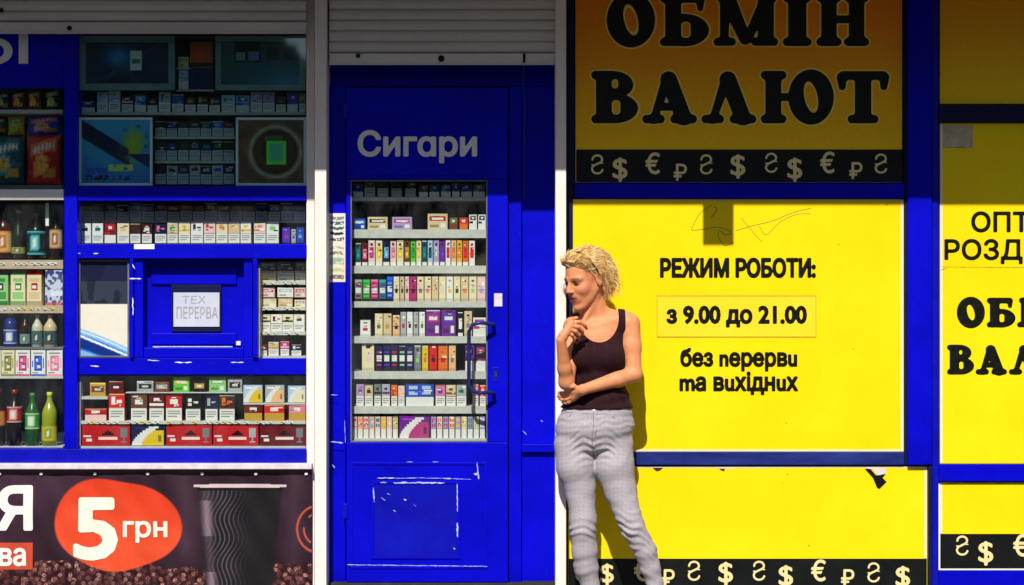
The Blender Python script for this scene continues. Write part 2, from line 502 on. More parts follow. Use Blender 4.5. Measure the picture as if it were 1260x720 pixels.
def print_sheet(name, px0, py0, px1, py1, y, colfn, parent, step=1.0, mat=None, warp=None):
    """a flat printed sheet: colour is a function of position on the sheet (photograph pixels)"""
    nx = max(2, int((px1 - px0) / step) + 1); ny = max(2, int((py1 - py0) / step) + 1)
    gx, gy = np.meshgrid(np.linspace(px0, px1, nx), np.linspace(py0, py1, ny))
    c = colfn(gx, gy).reshape(-1, 3)
    s = c / 255.0
    c = np.where(s <= 0.04, s / 12.92, ((s + 0.055) / 1.055) ** 2.4)
    x0, z0 = X(px0, y), Z(py1, y)
    wx = (gx - 630) / PXM * (y - CAMY) / 9.0; wz = CZ + (360 - gy) / PXM * (y - CAMY) / 9.0
    wy = warp(wx, wz) if warp else wx * 0
    V = np.stack([(wx - x0).ravel(), wy.ravel(), (wz - z0).ravel()], 1)
    i = np.arange(nx * ny).reshape(ny, nx)
    F = np.stack([i[1:, :-1].ravel(), i[1:, 1:].ravel(), i[:-1, 1:].ravel(), i[:-1, :-1].ravel()], 1)
    me = bpy.data.meshes.new(name)
    me.vertices.add(len(V)); me.vertices.foreach_set('co', V.astype(np.float32).ravel())
    me.loops.add(F.size); me.loops.foreach_set('vertex_index', F.ravel().astype(np.int32))
    me.polygons.add(len(F)); me.polygons.foreach_set('loop_start', np.arange(0, F.size, 4, dtype=np.int32))
    a = me.color_attributes.new('Col', 'FLOAT_COLOR', 'POINT')
    cc = np.ones((len(V), 4), np.float32); cc[:, :3] = c
    a.data.foreach_set('color', cc.ravel())
    me.update(calc_edges=True)
    return link(name, me, mat or M['print'], parent, (x0, y, z0), smooth=warp is not None)

def mixc(a, b, t):
    t = np.clip(t, 0, 1)[..., None]
    return a * (1 - t) + np.array(b, float) * t
def solid(gx, c): return np.ones(gx.shape + (3,)) * np.array(c, float)
# ================================================================== THE SETTING
TOPZ = 2.95                                   # underside of the canopy
CAN_Y = -0.14 - (TOPZ - Z(210, -0.14)) / (math.tan(SUN_EL) / math.cos(SUN_AZ))
def structure(o):
    o['kind'] = 'structure'; return o
structure(link('ground', box_mesh('ground', -400, 400, -400, 400, -0.5, 0, 0), M['asphalt'], None, (0, 0, -0.12)))
pav = structure(link('pavement', box_mesh('pavement', -30, 30, -2.4, 3.5, -0.2, -0.004, 0), M['concrete']))
bm = bmesh.new()                                # paving flags in front of the kiosk
for i in range(-14, 15):
    for j in range(6):
        x, y = i * 0.4, -2.2 + j * 0.4
        r = bmesh.ops.create_cube(bm, size=1.0)
        for v in r['verts']: v.co = Vector((x + v.co.x * 0.392, y + v.co.y * 0.392, -0.02 + v.co.z * 0.04 + 0.001 * math.sin(i * 7.3 + j * 3.1)))
me = bpy.data.meshes.new('paving_flags'); bm.to_mesh(me); bm.free()
link('paving_flags', me, M['paving'], pav)['kind'] = 'stuff'
structure(link('kerb', box_mesh('kerb', -30, 30, -2.55, -2.402, -0.2, 0.002, 0.01), M['concrete']))

# unseen trees added across the street, behind the camera: they shade the low sky and show in the glass
V, F = [], []
rt = random.Random(2)
for k in range(5200):
    x = rt.uniform(-45, 45); crown = 7.5 + 2.2 * math.sin(x * .42) + 1.3 * math.sin(x * 1.1 + 1)
    z = rt.uniform(0.2, 1) ** .7 * crown; y = -21 + 2.4 * math.sin(x * .9) * .5 + rt.uniform(-1.5, 1.5)
    s = rt.uniform(.35, .8); a, b = rt.uniform(0, 6.3), rt.uniform(-1, 1)
    t1 = Vector((math.cos(a), math.sin(a) * .6, b)).normalized() * s; t2 = t1.cross(Vector((.2, 1, .3))).normalized() * s
    c = Vector((x, y, z)); n0 = len(V); V += [c - t1, c + t2, c + t1, c - t2]; F.append((n0, n0 + 1, n0 + 2, n0 + 3))
M['leaf'] = paint('tree_leaves', (0.03, 0.06, 0.02), (0.07, 0.12, 0.035), 0.7, .6)
link('added_treeline', mesh_np('added_treeline', V, F), M['leaf'])['kind'] = 'stuff'

kiosk = thing('kiosk', 'blue painted street kiosk facade with glass door, display windows and white steel posts', 'kiosk')
def K(name, px0, py0, px1, py1, yf, yb, mat, bev=0.0015): return slab(name, px0, py0, px1, py1, yf, yb, M[mat], kiosk, bev)

LX, RX = -120, 1380                             # how far the front is built past both sides of the picture
GZ = 800
# body behind the front
x0, x1 = X(LX), X(RX)
link('side_wall', box_mesh('side_wall', 0, 0.05, 0.0, 2.4, 0, TOPZ, 0), M['blue'], kiosk, (x0 - 0.05, -0.02, 0))
link('side_wall', box_mesh('side_wall', 0, 0.05, 0.0, 2.4, 0, TOPZ, 0), M['blue'], kiosk, (x1, -0.02, 0))
link('rear_wall', box_mesh('rear_wall', x0 - .05, x1 + .05, 0, 0.05, 0, TOPZ, 0), M['blue'], kiosk, (0, 2.382, 0))
link('roof', box_mesh('roof', x0 - .15, x1 + .15, 0, 2.5, 0, 0.12, 0.01), M['shutter'], kiosk, (0, 0.0, TOPZ + 0.001))
link('canopy', box_mesh('canopy', x0 - .6, x1 + .6, CAN_Y, 0, 0, 0.14, 0.004), M['shutter'], kiosk, (0, -0.002, TOPZ))
# front: interior back wall of the display cases
K('case_wall', LX, -60, 684, GZ, 0.30, 0.34, 'case_back', 0)
K('front_wall', 697, -60, RX, GZ, 0.014, 0.10, 'navy', 0)

# left unit frame
K('header_panel', LX, -60, 79, 108, -0.022, 0.02, 'blue')
K('mullion', 79, -60, 95, 552, -0.036, 0.29, 'blue')
K('rail', 95.6, 229, 377, 247, -0.030, 0.03, 'blue')
K('rail', 95.6, 300.5, 377, 318, -0.030, 0.03, 'blue')
K('rail', 95.6, 441, 377, 461, -0.014, 0.03, 'blue')
K('rail', LX, 552.5, 377, 570, -0.036, 0.29, 'blue_rail')
K('rail', LX, 233, 78.4, 246, -0.026, 0.03, 'shutter_bar')
K('partition', 159.5, 318.6, 164, 440.4, -0.030, 0.28, 'blue')
K('partition', 311, 318.6, 316.5, 440.4, -0.030, 0.28, 'blue')
K('apron', LX, 578, 384, GZ, -0.030, 0.25, 'blue_rail')
K('sill', LX, 570.6, 383.5, 577.5, -0.075, 0.0, 'sill', 0.003)
# case floors and ceilings between the rails
for a, b, c in ((95.6, 376, 229), (95.6, 376, 300.5), (95.6, 376, 441)):
    K('case_floor', a, c + 3, b, c + 12, 0.032, 0.29, 'case_side', 0)
K('case_floor', LX, 234, 78, 244, 0.032, 0.29, 'case_side', 0)
# white posts and their guide strip
K('post', 377, -60, 387, GZ, -0.020, 0.28, 'white_paint')
K('post', 387.3, -60, 401.6, GZ, -0.14, 0.28, 'white_paint', 0.003)
K('post', 683.4, -60, 696.6, GZ, -0.14, 0.10, 'white_paint', 0.003)
K('seal', 402, -60, 405, GZ, -0.004, 0.28, 'navy')
K('seal', 697, -60, 707, 226, -0.008, 0.013, 'navy', 0)
K('seal', 697, 226.3, 704.6, 572, -0.008, 0.013, 'navy', 0)
# door surround
K('lintel', 405.3, -60, 683, 106, 0.045, 0.28, 'blue')
K('jamb', 405.3, 106.4, 425, 717, -0.006, 0.28, 'blue')
K('side_panel', 642, 106.4, 683, 546, 0.024, 0.28, 'blue', 0.002)
K('side_panel', 642, 557, 683, 717, 0.020, 0.28, 'blue', 0.002)
K('rail', 642, 546.4, 683, 556.6, -0.004, 0.28, 'blue', 0.003)
K('jamb', 626, 106.4, 641.6, 717, -0.010, 0.28, 'blue', 0.003)
K('threshold', 405.3, 717.6, 683, 722, -0.05, 0.28, 'joint', 0.003)
K('step', 402, 722.4, 683, GZ, -0.10, 0.28, 'concrete', 0.006)
# right hand frame between the yellow signs
K('mullion', 1113, -60, 1117, 572, -0.010, 0.013, 'navy')
K('mullion', 1117.3, -60, 1147, 572, -0.028, 0.013, 'blue', 0.003)
K('mullion', 1147.3, -60, 1155, GZ, -0.010, 0.013, 'blue_rail')
K('rail', 707.3, 226.3, 1112.6, 243.5, -0.020, 0.013, 'blue')
K('rail', 705, 556.5, 1112.6, 572, -0.012, 0.013, 'worn_navy')
K('mullion', 1142.5, 572.4, 1147, GZ, -0.020, 0.013, 'navy')
K('rail', 1155.3, 129, RX, 150, -0.022, 0.013, 'navy', 0.003)
K('rail', 1155.3, 571.4, RX, 592.4, -0.018, 0.013, 'blue', 0.003)
K('rail', 1155.3, 702, RX, GZ, -0.018, 0.013, 'blue', 0.003)
K('plinth', 697, 731, 1142, GZ, -0.022, 0.013, 'blue_rail', 0.003)

# glass of the left unit
K('pane', LX, 109, 78, 232, -0.008, -0.004, 'glass', 0)
K('pane', LX, 247, 78, 551.5, -0.008, -0.004, 'glass', 0)
K('pane', 96, 30, 376.4, 228, -0.008, -0.004, 'glass_skylight_tint', 0)
K('pane', 96, 248, 376.4, 300, -0.008, -0.004, 'glass', 0)
K('pane', 317, 319, 376.4, 440, -0.008, -0.004, 'glass', 0)
K('pane', 96, 462, 376.4, 551.5, -0.008, -0.004, 'glass', 0)

# service hatch
hatch = K('hatch', 164.6, 319, 310.4, 440.4, 0.052, 0.09, 'blue', 0.002)
def sub(name, px0, py0, px1, py1, yf, yb, mat, par, bev=0.0015): return slab(name, px0, py0, px1, py1, yf, yb, M[mat], par, bev)
sub('hatch_frame', 164.6, 319, 176, 440.4, -0.012, 0.050, 'blue', hatch, 0.002)
sub('hatch_frame', 300, 319, 310.4, 440.4, -0.012, 0.050, 'blue', hatch, 0.002)
sub('hatch_frame', 176.4, 428, 299.6, 440.4, 0.0, 0.050, 'blue', hatch, 0.003)
sub('hatch_sash', 186, 331, 291, 350, 0.040, 0.051, 'blue', hatch, 0.003)
sub('hatch_sash', 186, 410, 291, 424, 0.040, 0.051, 'blue', hatch, 0.003)
sub('notice_slot', 211, 350.6, 272, 408, 0.041, 0.051, 'navy', hatch, 0.001)
sub('glide', 188, 426, 286, 427.3, -0.001, 0.0, 'chip', hatch, 0)
sub('knob', 290.5, 420, 296, 425, 0.034, 0.051, 'letter_white', hatch, 0.002)

# the door with its panels, pane, lettering and handle
def multi(name, rects, mat, parent, bev=0.002):
    """several boxes of one part; rects: (px0, py0, px1, py1, yf, yb)"""
    bm = bmesh.new(); o = None
    for (a, b, c, d, yf, yb) in rects:
        xa, xb, za, zb = X(a, yf), X(c, yf), Z(d, yf), Z(b, yf)
        if o is None: o = Vector((xa, yf, za))
        r = bmesh.ops.create_cube(bm, size=1.0)
        for v in r['verts']:
            v.co = Vector(((xa + xb) / 2 + v.co.x * (xb - xa), (yf + yb) / 2 + v.co.y * (yb - yf), (za + zb) / 2 + v.co.z * (zb - za))) - o
    if bev: bmesh.ops.bevel(bm, geom=bm.edges[:], offset=bev, segments=2, affect='EDGES', profile=0.6)
    me = bpy.data.meshes.new(name); bm.to_mesh(me); bm.free()
    return link(name, me, M[mat], parent, o)
DY = -0.040
door = multi('door', [(426, 108, 625, 221, DY, 0.0), (426, 544.5, 625, 716.5, DY, 0.0), (426, 221.4, 431, 544.2, DY, 0.0), (600, 221.4, 625, 544.2, DY, 0.0)], 'blue', kiosk, 0.003)
def ring(name, a, b, c, d, w, yf, yb, mat, par):
    return multi(name, [(a, b, c, b + w, yf, yb), (a, d - w, c, d, yf, yb), (a, b + w + 0.3, a + w, d - w - 0.3, yf, yb), (c - w, b + w + 0.3, c, d - w - 0.3, yf, yb)], mat, par, 0.0012)
sub('sign_panel', 433, 139, 597, 216, DY - 0.003, DY, 'blue', door, 0.001)
ring('moulding', 431, 569, 600, 700, 3, DY - 0.004, DY, 'blue', door)
ring('moulding', 457, 592, 566, 688, 3.5, DY - 0.005, DY, 'blue', door)
sub('lower_panel', 461, 596, 562, 684, DY - 0.0015, DY, 'blue_rail', door, 0.0)
ring('bead', 431.2, 221.6, 599.8, 544, 1.6, DY + 0.006, DY + 0.02, 'case_side', door)
sub('pane', 433, 223.4, 598, 542, DY + 0.010, DY + 0.014, 'glass', door, 0)
lettering('lettering', 'Сигɑри', 440, 160, 587, 201, DY - 0.0038, 0.032, M['letter_white'], door, rows=36)
# bent tube handle
hy = DY - 0.065
hx = X(577, hy)
hp = [(X(607, DY), DY, Z(400, DY)), (X(607, DY), DY - 0.04, Z(399, DY)), (X(600, hy), hy + 0.008, Z(398, hy)), (X(590, hy), hy, Z(397, hy)), (X(581, hy), hy, Z(400, hy)), (X(577, hy), hy, Z(408, hy)), (X(577, hy), hy, Z(440, hy)),
      (X(577, hy), hy, Z(472, hy)), (X(581, hy), hy, Z(481, hy)), (X(590, hy), hy, Z(484, hy)), (X(600, hy), hy + 0.008, Z(483, hy)), (X(607, DY), DY - 0.04, Z(483, DY)), (X(607, DY), DY, Z(483, DY))]
tube('handle', hp, 0.0085, M['steel_dark'], door, 10)
sub('lock_plate', 606, 452, 614, 470, DY - 0.003, DY, 'blue_rail', door, 0.001)
sub('keyhole', 608.5, 457, 611.5, 463, DY - 0.004, DY - 0.003, 'joint', door, 0)
sub('sticker_residue', 608, 361, 618, 377, DY - 0.0012, DY, 'sill', door, 0)
for yy in (128, 620): sub('hinge', 422, yy, 427.5, yy + 18, DY - 0.006, -0.006, 'blue_rail', door, 0.002)

def chips(name, segs, y, parent, mat='chip', seed=3):
    """ragged slivers where the paint has flaked: segs = (px0, py0, px1, py1, half width px)"""
    rnd = random.Random(seed); V, F = [], []
    for (a, b, c, d, w) in segs:
        L = math.hypot(c - a, d - b); n = max(2, int(L / 3))
        nx, ny = -(d - b) / max(L, .1), (c - a) / max(L, .1)
        row = []
        for i in range(n + 1):
            t = i / n; e = w * .8 * (0.12 + 0.88 * rnd.random()) * (0.3 if i in (0, n) else 1)
            f = w * .8 * (0.12 + 0.88 * rnd.random()) * (0.3 if i in (0, n) else 1)
            x, z = a + (c - a) * t, b + (d - b) * t
            row.append((x + nx * e, z + ny * e)); row.append((x - nx * f, z - ny * f))
        s = len(V)
        V += [(X(p, y), 0, Z(q, y)) for p, q in row]
        F += [(s + 2 * i, s + 2 * i + 1, s + 2 * i + 3, s + 2 * i + 2) for i in range(n)]
    o = Vector(V[0])
    stf = len(segs) > 3
    name = {'old_tape_marks': 'tape_marks', 'white_marks': 'scratch_and_mark', 'scuffs_and_highlight': 'scratch_and_mark', 'peeled_paint': 'flaked_paint'}.get(name, name)  # names for tape marks, white marks, scuffs with highlight, flaked paint
    ob = link(name, mesh_np(name, [Vector(v) - o for v in V], F), M[mat], parent, o + Vector((0, y, 0)))
    if stf: ob['kind'] = 'stuff'
    return ob
chips('peeled_paint', [(464, 588.5, 486, 588, 1.3), (486, 588.6, 515, 588.2, .6), (515, 588, 523, 588, 1.2), (523, 588.5, 545, 588.5, .5), (545, 588.5, 556, 589, 1.4), (468, 594, 476, 594, 1.6), (484, 594, 547, 594.2, 1.7), (459.5, 600, 460.5, 618, 1.5),
                       (562.5, 595, 563, 630, 1.3), (563, 643, 563, 661, 2.2), (558, 674, 560, 676, 1.6), (587, 569, 589, 590, 1.2), (583, 583, 589, 584, 2.4), (469, 612, 474, 616, 1.8), (497, 614, 500, 616, 1.5), (484, 628, 487, 630, 1.6),
                       (500, 568.5, 508, 568.5, .7), (532, 568.5, 540, 568.5, .8), (556, 589, 580, 590, .5), (508, 620, 512, 623, .8), (476, 607, 480, 609, 1)], DY - 0.0058, door)
chips('scuffs_and_highlight', [(427, 695, 600, 697, .7), (405, 543.5, 422, 545, 1.4), (424, 517, 425, 545, .5), (409, 572, 412, 576, 1.2), (406, 486, 416, 486, .7), (643, 530, 648, 535, .8), (665, 517, 668, 519, .7)], DY - 0.0046, door, seed=5)  # long bottom line is a painted highlight; the rest are scuffs

# blistered white marks on the mullion and rails of the left unit
chips('old_tape_marks', [(84, 255, 84, 268, 2.6), (83, 276, 86, 278, 2.4), (82, 287, 86, 301, 2.2), (83, 327, 88, 329, 2.6), (80, 333, 92, 341, 2), (83, 357, 86, 372, 2.2), (83, 391, 88, 398, 2.2), (84, 407, 86, 415, 2), (83, 440, 87, 440, 1.2)], -0.0372, kiosk, 'blue_rail', 8)
chips('white_marks', [(96, 312, 99, 312, .9), (115, 312, 121, 312, 1.6), (163, 325, 166, 331, 1.6), (159, 343, 174, 343, 1.4), (163, 366, 164, 388, 1.4), (190, 427.5, 196, 428, .6)], -0.0312, kiosk, 'frame_white', 9)
chips('white_marks', [(111, 450, 122, 451, 1.2), (181, 443, 196, 444, .8), (215, 446, 236, 446, 1.2), (284, 446, 300, 446, 1.1)], -0.0150, kiosk, 'frame_white', 10)
slab('price_strip', 165, 300.4, 190, 306.5, -0.0325, -0.0305, M['frame_white'], kiosk, 0)

# header lettering of the left unit (tops cut off by the shutter)
slab('lettering', 23, 34, 34.5, 78.5, -0.0236, -0.0221, M['letter_white'], kiosk, 0)
lettering('lettering', 'О', -36, 46, 15.5, 80, -0.0232, 0.05, M['letter_white'], kiosk, rows=40)

# ------------------------------------------------------------------ roller shutters (slats joined by dark seams), guides, bottom rails
def shutter(label, pxa, pxb, bar0, bar1, seams, y):
    t = thing('roller_shutter', label, 'roller shutter', (X((pxa + pxb) / 2, y), y, Z(bar1, y)))
    xa, xb = X(pxa, y), X(pxb, y)
    edges = list(seams)
    while edges[-1] > -150: edges.append(edges[-1] - 13.2)
    prof0 = [(0.010, 0.0), (0.003, 0.08), (-0.003, 0.22), (-0.006, 0.42), (-0.0065, 0.62), (-0.004, 0.80), (0.004, 0.93), (0.010, 1.0)]
    lo = bar0
    for up in edges:
        h = (lo - up) / PXM
        if h < 0.012: lo = up; continue
        V, F = [], []
        for yy, zz in prof0:
            V += [(xa, yy, zz * h), (xb, yy, zz * h)]
        n = len(prof0)
        V += [(xa, 0.013, h), (xb, 0.013, h), (xa, 0.013, 0), (xb, 0.013, 0)]; n += 2
        for i in range(n):
            j = (i + 1) % n
            F.append((2 * i, 2 * i + 1, 2 * j + 1, 2 * j))
        F.append(tuple(2 * i for i in range(n))[::-1]); F.append(tuple(2 * i + 1 for i in range(n)))
        link('slat', mesh_np('slat', V, F), M['shutter'], t, (0, y, Z(lo, y)))
        lo = up
    slab('bottom_bar', pxa, bar0 + .8, pxb, bar1 - 1.6, y - 0.008, y + 0.016, M['shutter_bar'], t, 0.002)
    slab('bottom_lip', pxa, bar1 - 1.6, pxb, bar1, y - 0.012, y + 0.012, M['shutter_bar'], t, 0.0015)
    return t
SY = -0.085
s1 = shutter('grey roller shutter rolled up above the drinks and tobacco display windows', LX, 376.6, 26.5, 41, [14, 0.5], SY)
for px, py in ((86, 35), (2, 13)): link('rivet', lathe_mesh('rivet', [(0.011, 0), (0.011, 0.002), (0.006, 0.004)], 10), M['black'], s1, (X(px, SY), SY - 0.009, Z(py, SY))).rotation_euler = (rad(90), 0, 0)
s2 = shutter('grey roller shutter rolled up above the blue glass door', 405.4, 682.8, 65, 79.5, [51.5, 38, 25, 12], SY)
link('lock', lathe_mesh('lock', [(0.014, 0), (0.014, 0.004), (0.008, 0.008)], 14), M['black'], s2, (X(543, SY), SY - 0.009, Z(72.5, SY))).rotation_euler = (rad(90), 0, 0)
slab('hook', 643.5, 66, 646.5, 77, SY - 0.013, SY - 0.009, M['black'], s2, 0.001)
slab('hook', 438, 66, 443, 71, SY - 0.012, SY - 0.009, M['joint'], s2, 0.001)
# pull cord hanging from the hook
pts = [(X(645, SY), SY - 0.014, Z(75, SY)), (X(643.5, SY), SY - 0.012, Z(92, SY)), (X(643, SY), SY - 0.01, Z(103, SY)), (X(644.5, SY), SY, Z(112, SY)), (X(645.5, SY), SY + .01, Z(125, SY)), (X(645, SY), SY + .02, Z(170, SY)), (X(645.3, SY), SY + .03, Z(243, SY))]
tag(tube('pull_cord', pts, 0.0006, M['case_side'], None, 5), 'thin cord hanging from the shutter hook beside the door frame', 'cord')

# plate hanging under the canopy edge (its shadow falls on the opening-hours sign)
hang_y = CAN_Y + 0.02
sx = X(884) - (0.0 - hang_y) * math.tan(SUN_AZ)
hb = link('hanging_plate', box_mesh('hanging_plate', -0.066, 0.066, 0, 0.012, -0.195, 0, 0.002), M['shutter_bar'], kiosk, (sx, hang_y, TOPZ))
# ================================================================== YELLOW SIGNS OF THE EXCHANGE OFFICE
def sign(label, px0, py0, px1, py1, mat='yellow', y=0.0, col=None):
    t = thing('sign_board', label, 'sign', (X((px0 + px1) / 2, y), y, Z(py1, y)))
    if col is None: slab('panel', px0, py0, px1, py1, y, y + 0.010, M[mat], t, 0.0012)
    else:
        slab('panel', px0, py0, px1, py1, y + 0.0005, y + 0.010, M['yellow'], t, 0.0012)
        print_sheet('printed_film', px0 + .3, py0 + .3, px1 - .3, py1 - .3, y - 0.0003, col, t, 4.0, M['vinyl'])
    return t
def symbols(parent, items, y=-0.0026):
    for ch, px, py, h in items:
        w = {'₴': 0.62, '$': 0.62, '€': 0.68, '₽': 0.78}[ch] * h
        if ch == '₴':
            o = sub_symbol(parent, px, py, h, y)
        else:
            lettering('currency_symbol', ch, px - w / 2, py - h / 2, px + w / 2, py + h / 2, y, 0.014, M['cream_ink'], parent, rows=26)
def sub_symbol(parent, px, py, h, y):
    # hryvnia sign: a mirrored S with two short cross strokes
    def fn(gx, gy):
        d = None
        pts = []
        for k in range(15):
            a = math.pi * (1.02 - k / 14 * 1.25); pts.append((0.5 + 0.24 * math.cos(a), 0.73 + 0.20 * math.sin(a)))
        for k in range(15):
            a = math.pi * (0.62 + k / 14 * 1.32); pts.append((0.5 + 0.26 * math.cos(a), 0.26 + 0.22 * math.sin(a)))
        for p, q in zip(pts, pts[1:]):
            c = c2(gx, gy, p[0], p[1], q[0], q[1], 0.050); d = c if d is None else np.minimum(d, c)
        d = np.minimum(d, c2(gx, gy, 0.22, 0.47, 0.42, 0.45, 0.028)); d = np.minimum(d, c2(gx, gy, 0.60, 0.56, 0.78, 0.54, 0.028))
        return d
    s = h / PXM
    me = field_mesh('currency_symbol', lambda a, b: fn(a, b), 0.1, 0.9, -0.05, 1.05, 0.035, 0)
    for v in me.vertices: v.co = Vector(((v.co.x - 0.5) * s, 0, (v.co.z - 0.5) * s))
    return link('currency_symbol', me, M['cream_ink'], parent, (X(px, y), y, Z(py, y)))

def grad(gx, gy):
    t = np.clip((gy + 10) / 190, 0, 1)
    n = vnoise(gx / 40, gy / 40, 2) * 8
    c = np.stack([246 + t * 6 - n * .4, 138 + t * 72 - n, 8 + gx * 0], -1)
    return c
g1 = sign('large dark lettered exchange sign, orange fading to yellow, above a row of currency symbols', 708, -58, 1110, 225, col=grad)
slab('symbol_strip', 709, 184, 1110, 224, -0.0016, -0.0004, M['strip'], g1, 0)
slab('trim', 709, 223.2, 1110, 224.4, -0.0022, -0.0017, M['blue_rail'], g1, 0)
for s, a, b, c, d in (('ОБМІН', 747, -7, 1069, 56), ('ВАЛЮТ', 728, 88, 1092, 151)):
    fat_lettering('lettering_halo', s, a, b, c, d, -0.0008, M['halo'], g1, grow=0.036)
    fat_lettering('lettering', s, a, b, c, d, -0.0017, M['ink'], g1, grow=0.008)
symbols(g1, [('₴', 735, 202, 25), ('$', 763, 209, 30), ('€', 803, 201, 27), ('₽', 837, 212, 21), ('₴', 869, 202, 25), ('$', 908, 205, 30), ('₴', 949, 200, 25), ('$', 978, 209, 30), ('€', 1018, 200, 27), ('₽', 1053, 210, 21), ('₴', 1084, 201, 25)])

g2 = sign('bright yellow opening hours sign with black condensed lettering beside the woman', 705, 245, 1112, 556)
slab('hours_film', 808.5, 364, 1004, 414.5, -0.0009, -0.0002, paint('hours_film', (0.93, 0.66, 0.02), (0.95, 0.72, 0.03), 0.4, 6), g2, 0)
ring('hours_border', 808, 363.5, 1004.5, 415, 1.1, -0.0012, -0.0008, 'blue_rail', g2).data.materials[0] = paint('film_edge', (0.55, 0.40, 0.03), (0.68, 0.50, 0.05), 0.5, 30)
for s, a, b, c, d, w in (('РЕЖИМ РОБОТИ:', 812, 317, 1004, 342, .044), ('з 9.00 до 21.00', 820, 376, 993, 403, .044), ('без nерерви', 837, 428, 981, 457, .038), ('mа вuхідних', 836, 457, 982, 486, .038)):
    lettering('lettering', s.replace('и', 'u') if s[0] in 'бm' else s, a, b, c, d, -0.0022, w, M['ink'], g2, rows=34)
faded = paint('faded_film_edge', (0.84, 0.70, 0.42), (0.88, 0.76, 0.55), 0.5, 20)
for (par_, a, b, c, d) in ((g2, 1108.2, 246, 1111.8, 555.5), (g2, 705.5, 553, 1108, 555.6), (g2, 705.5, 245.3, 1108, 247)): slab('faded_edge', a, b, c, d, -0.0009, -0.0003, faded, par_, 0)
# pen scrawl and scratches
pen = paint('pen_ink', (0.08, 0.09, 0.05), (0.22, 0.22, 0.12), 0.5, 20)
def scrawl(name, pts, y, par, mat, r=0.0011):
    P = [Vector((X(a, y), y, Z(b, y))) for a, b in pts]
    # smooth the line
    Q = []
    for i in range(len(P) - 1):
        p0, p1, p2, p3 = P[max(i - 1, 0)], P[i], P[i + 1], P[min(i + 2, len(P) - 1)]
        for k in range(5):
            t = k / 5
            Q.append(0.5 * ((2 * p1) + (p2 - p0) * t + (2 * p0 - 5 * p1 + 4 * p2 - p3) * t * t + (3 * p1 - p0 - 3 * p2 + p3) * t ** 3))
    Q.append(P[-1])
    return tube(name, Q, r, mat, par, 4)
scrawl('pen_scrawl', [(877, 252), (862, 262), (853, 277), (852, 283), (866, 282), (885, 280), (900, 286), (893, 289), (886, 284), (884, 292), (892, 302), (903, 298)], -0.0006, g2, pen)
scrawl('pen_scrawl', [(912, 268), (925, 284), (938, 298)], -0.0006, g2, pen, 0.0009)
scrawl('pen_scrawl', [(905, 284), (925, 278), (950, 272), (975, 262), (998, 256)], -0.0006, g2, pen, 0.0010)
scrawl('pen_scrawl', [(934, 278), (943, 289), (960, 273), (980, 264), (997, 263)], -0.0006, g2, pen, 0.0009)
scrawl('pen_scrawl', [(879, 254), (882, 258), (875, 268)], -0.0008, g2, M['ink'], 0.0012)
for a, b in ((1048, 429), (1089, 251), (1030, 300), (965, 520), (760, 480)): chips('scratch_and_mark', [(a, b, a + 4, b + 1, .6)], -0.0004, g2, 'joint', a)

def lower(gx, gy): pass
g3 = sign('long yellow board with torn film edges and black currency strip, beneath the hours sign', 699, 574, 1141, 730)
slab('symbol_strip', 699.5, 687.5, 1140.5, 729.5, -0.0012, -0.0002, M['strip'], g3, 0)
symbols(g3, [('₴', 716, 703, 25), ('$', 747, 707, 27), ('€', 789, 702, 27), ('₽', 822, 711, 21), ('₴', 854, 702, 25), ('$', 893, 706, 29), ('₴', 934, 702, 25), ('$', 967, 710, 29), ('€', 1007, 702, 27), ('₽', 1043, 711, 21), ('₴', 1075, 704, 25), ('$', 1111, 711, 29)], -0.0022)
chips('torn_edge', [(787, 575.5, 812, 575.2, .8), (812, 575.5, 880, 575.4, .7), (880, 576, 905, 576.5, 2.0), (905, 576, 1000, 575, .7), (1000, 575.5, 1065, 575, .7), (1065, 576, 1090, 578, 2.2), (1100, 575, 1141, 576, 1)], -0.0010, g3, 'sill', 12)
def poly_patch(name, pts, y, mat, par):
    V = [Vector((X(a, y), 0, Z(b, y))) for a, b in pts]; o = V[0].copy()
    return link(name, mesh_np(name, [v - o for v in V], [tuple(range(len(V)))]), mat, par, o + Vector((0, y, 0)))
poly_patch('torn_film', [(1064, 577), (1071, 577), (1078, 585), (1090, 583), (1086, 588), (1091, 593), (1082, 602), (1079, 600), (1074, 588)], -0.0016, M['ink'], g3)
poly_patch('torn_film', [(1074, 577), (1091, 579), (1090, 583), (1080, 585)], -0.0018, M['sill'], g3)
poly_patch('torn_film', [(803, 576), (816, 575.5), (812, 579), (808, 580)], -0.0016, M['joint'], g3)
poly_patch('torn_film', [(885, 577), (892, 577), (891, 580), (888, 579)], -0.0016, M['joint'], g3)
for a, b in ((968, 584), (962, 595), (994, 672)): chips('scratch_and_mark', [(a, b, a + 2.5, b - 1, .8)], -0.0006, g3, 'joint', a)

slab('faded_edge', 1137.5, 576, 1140.7, 687, -0.0009, -0.0003, faded, g3, 0)
slab('faded_edge', 700, 574.4, 1137, 575.6, -0.0007, -0.0003, faded, g3, 0)
def grad2(gx, gy):
    t = np.clip((gy + 10) / 130, 0, 1)
    return np.stack([240 + t * 8, 158 + t * 50, 10 + gx * 0], -1)
g4 = sign('blank orange-yellow board beyond the blue mullion, above all other boards there', 1156.5, -58, RX, 128, col=grad2)

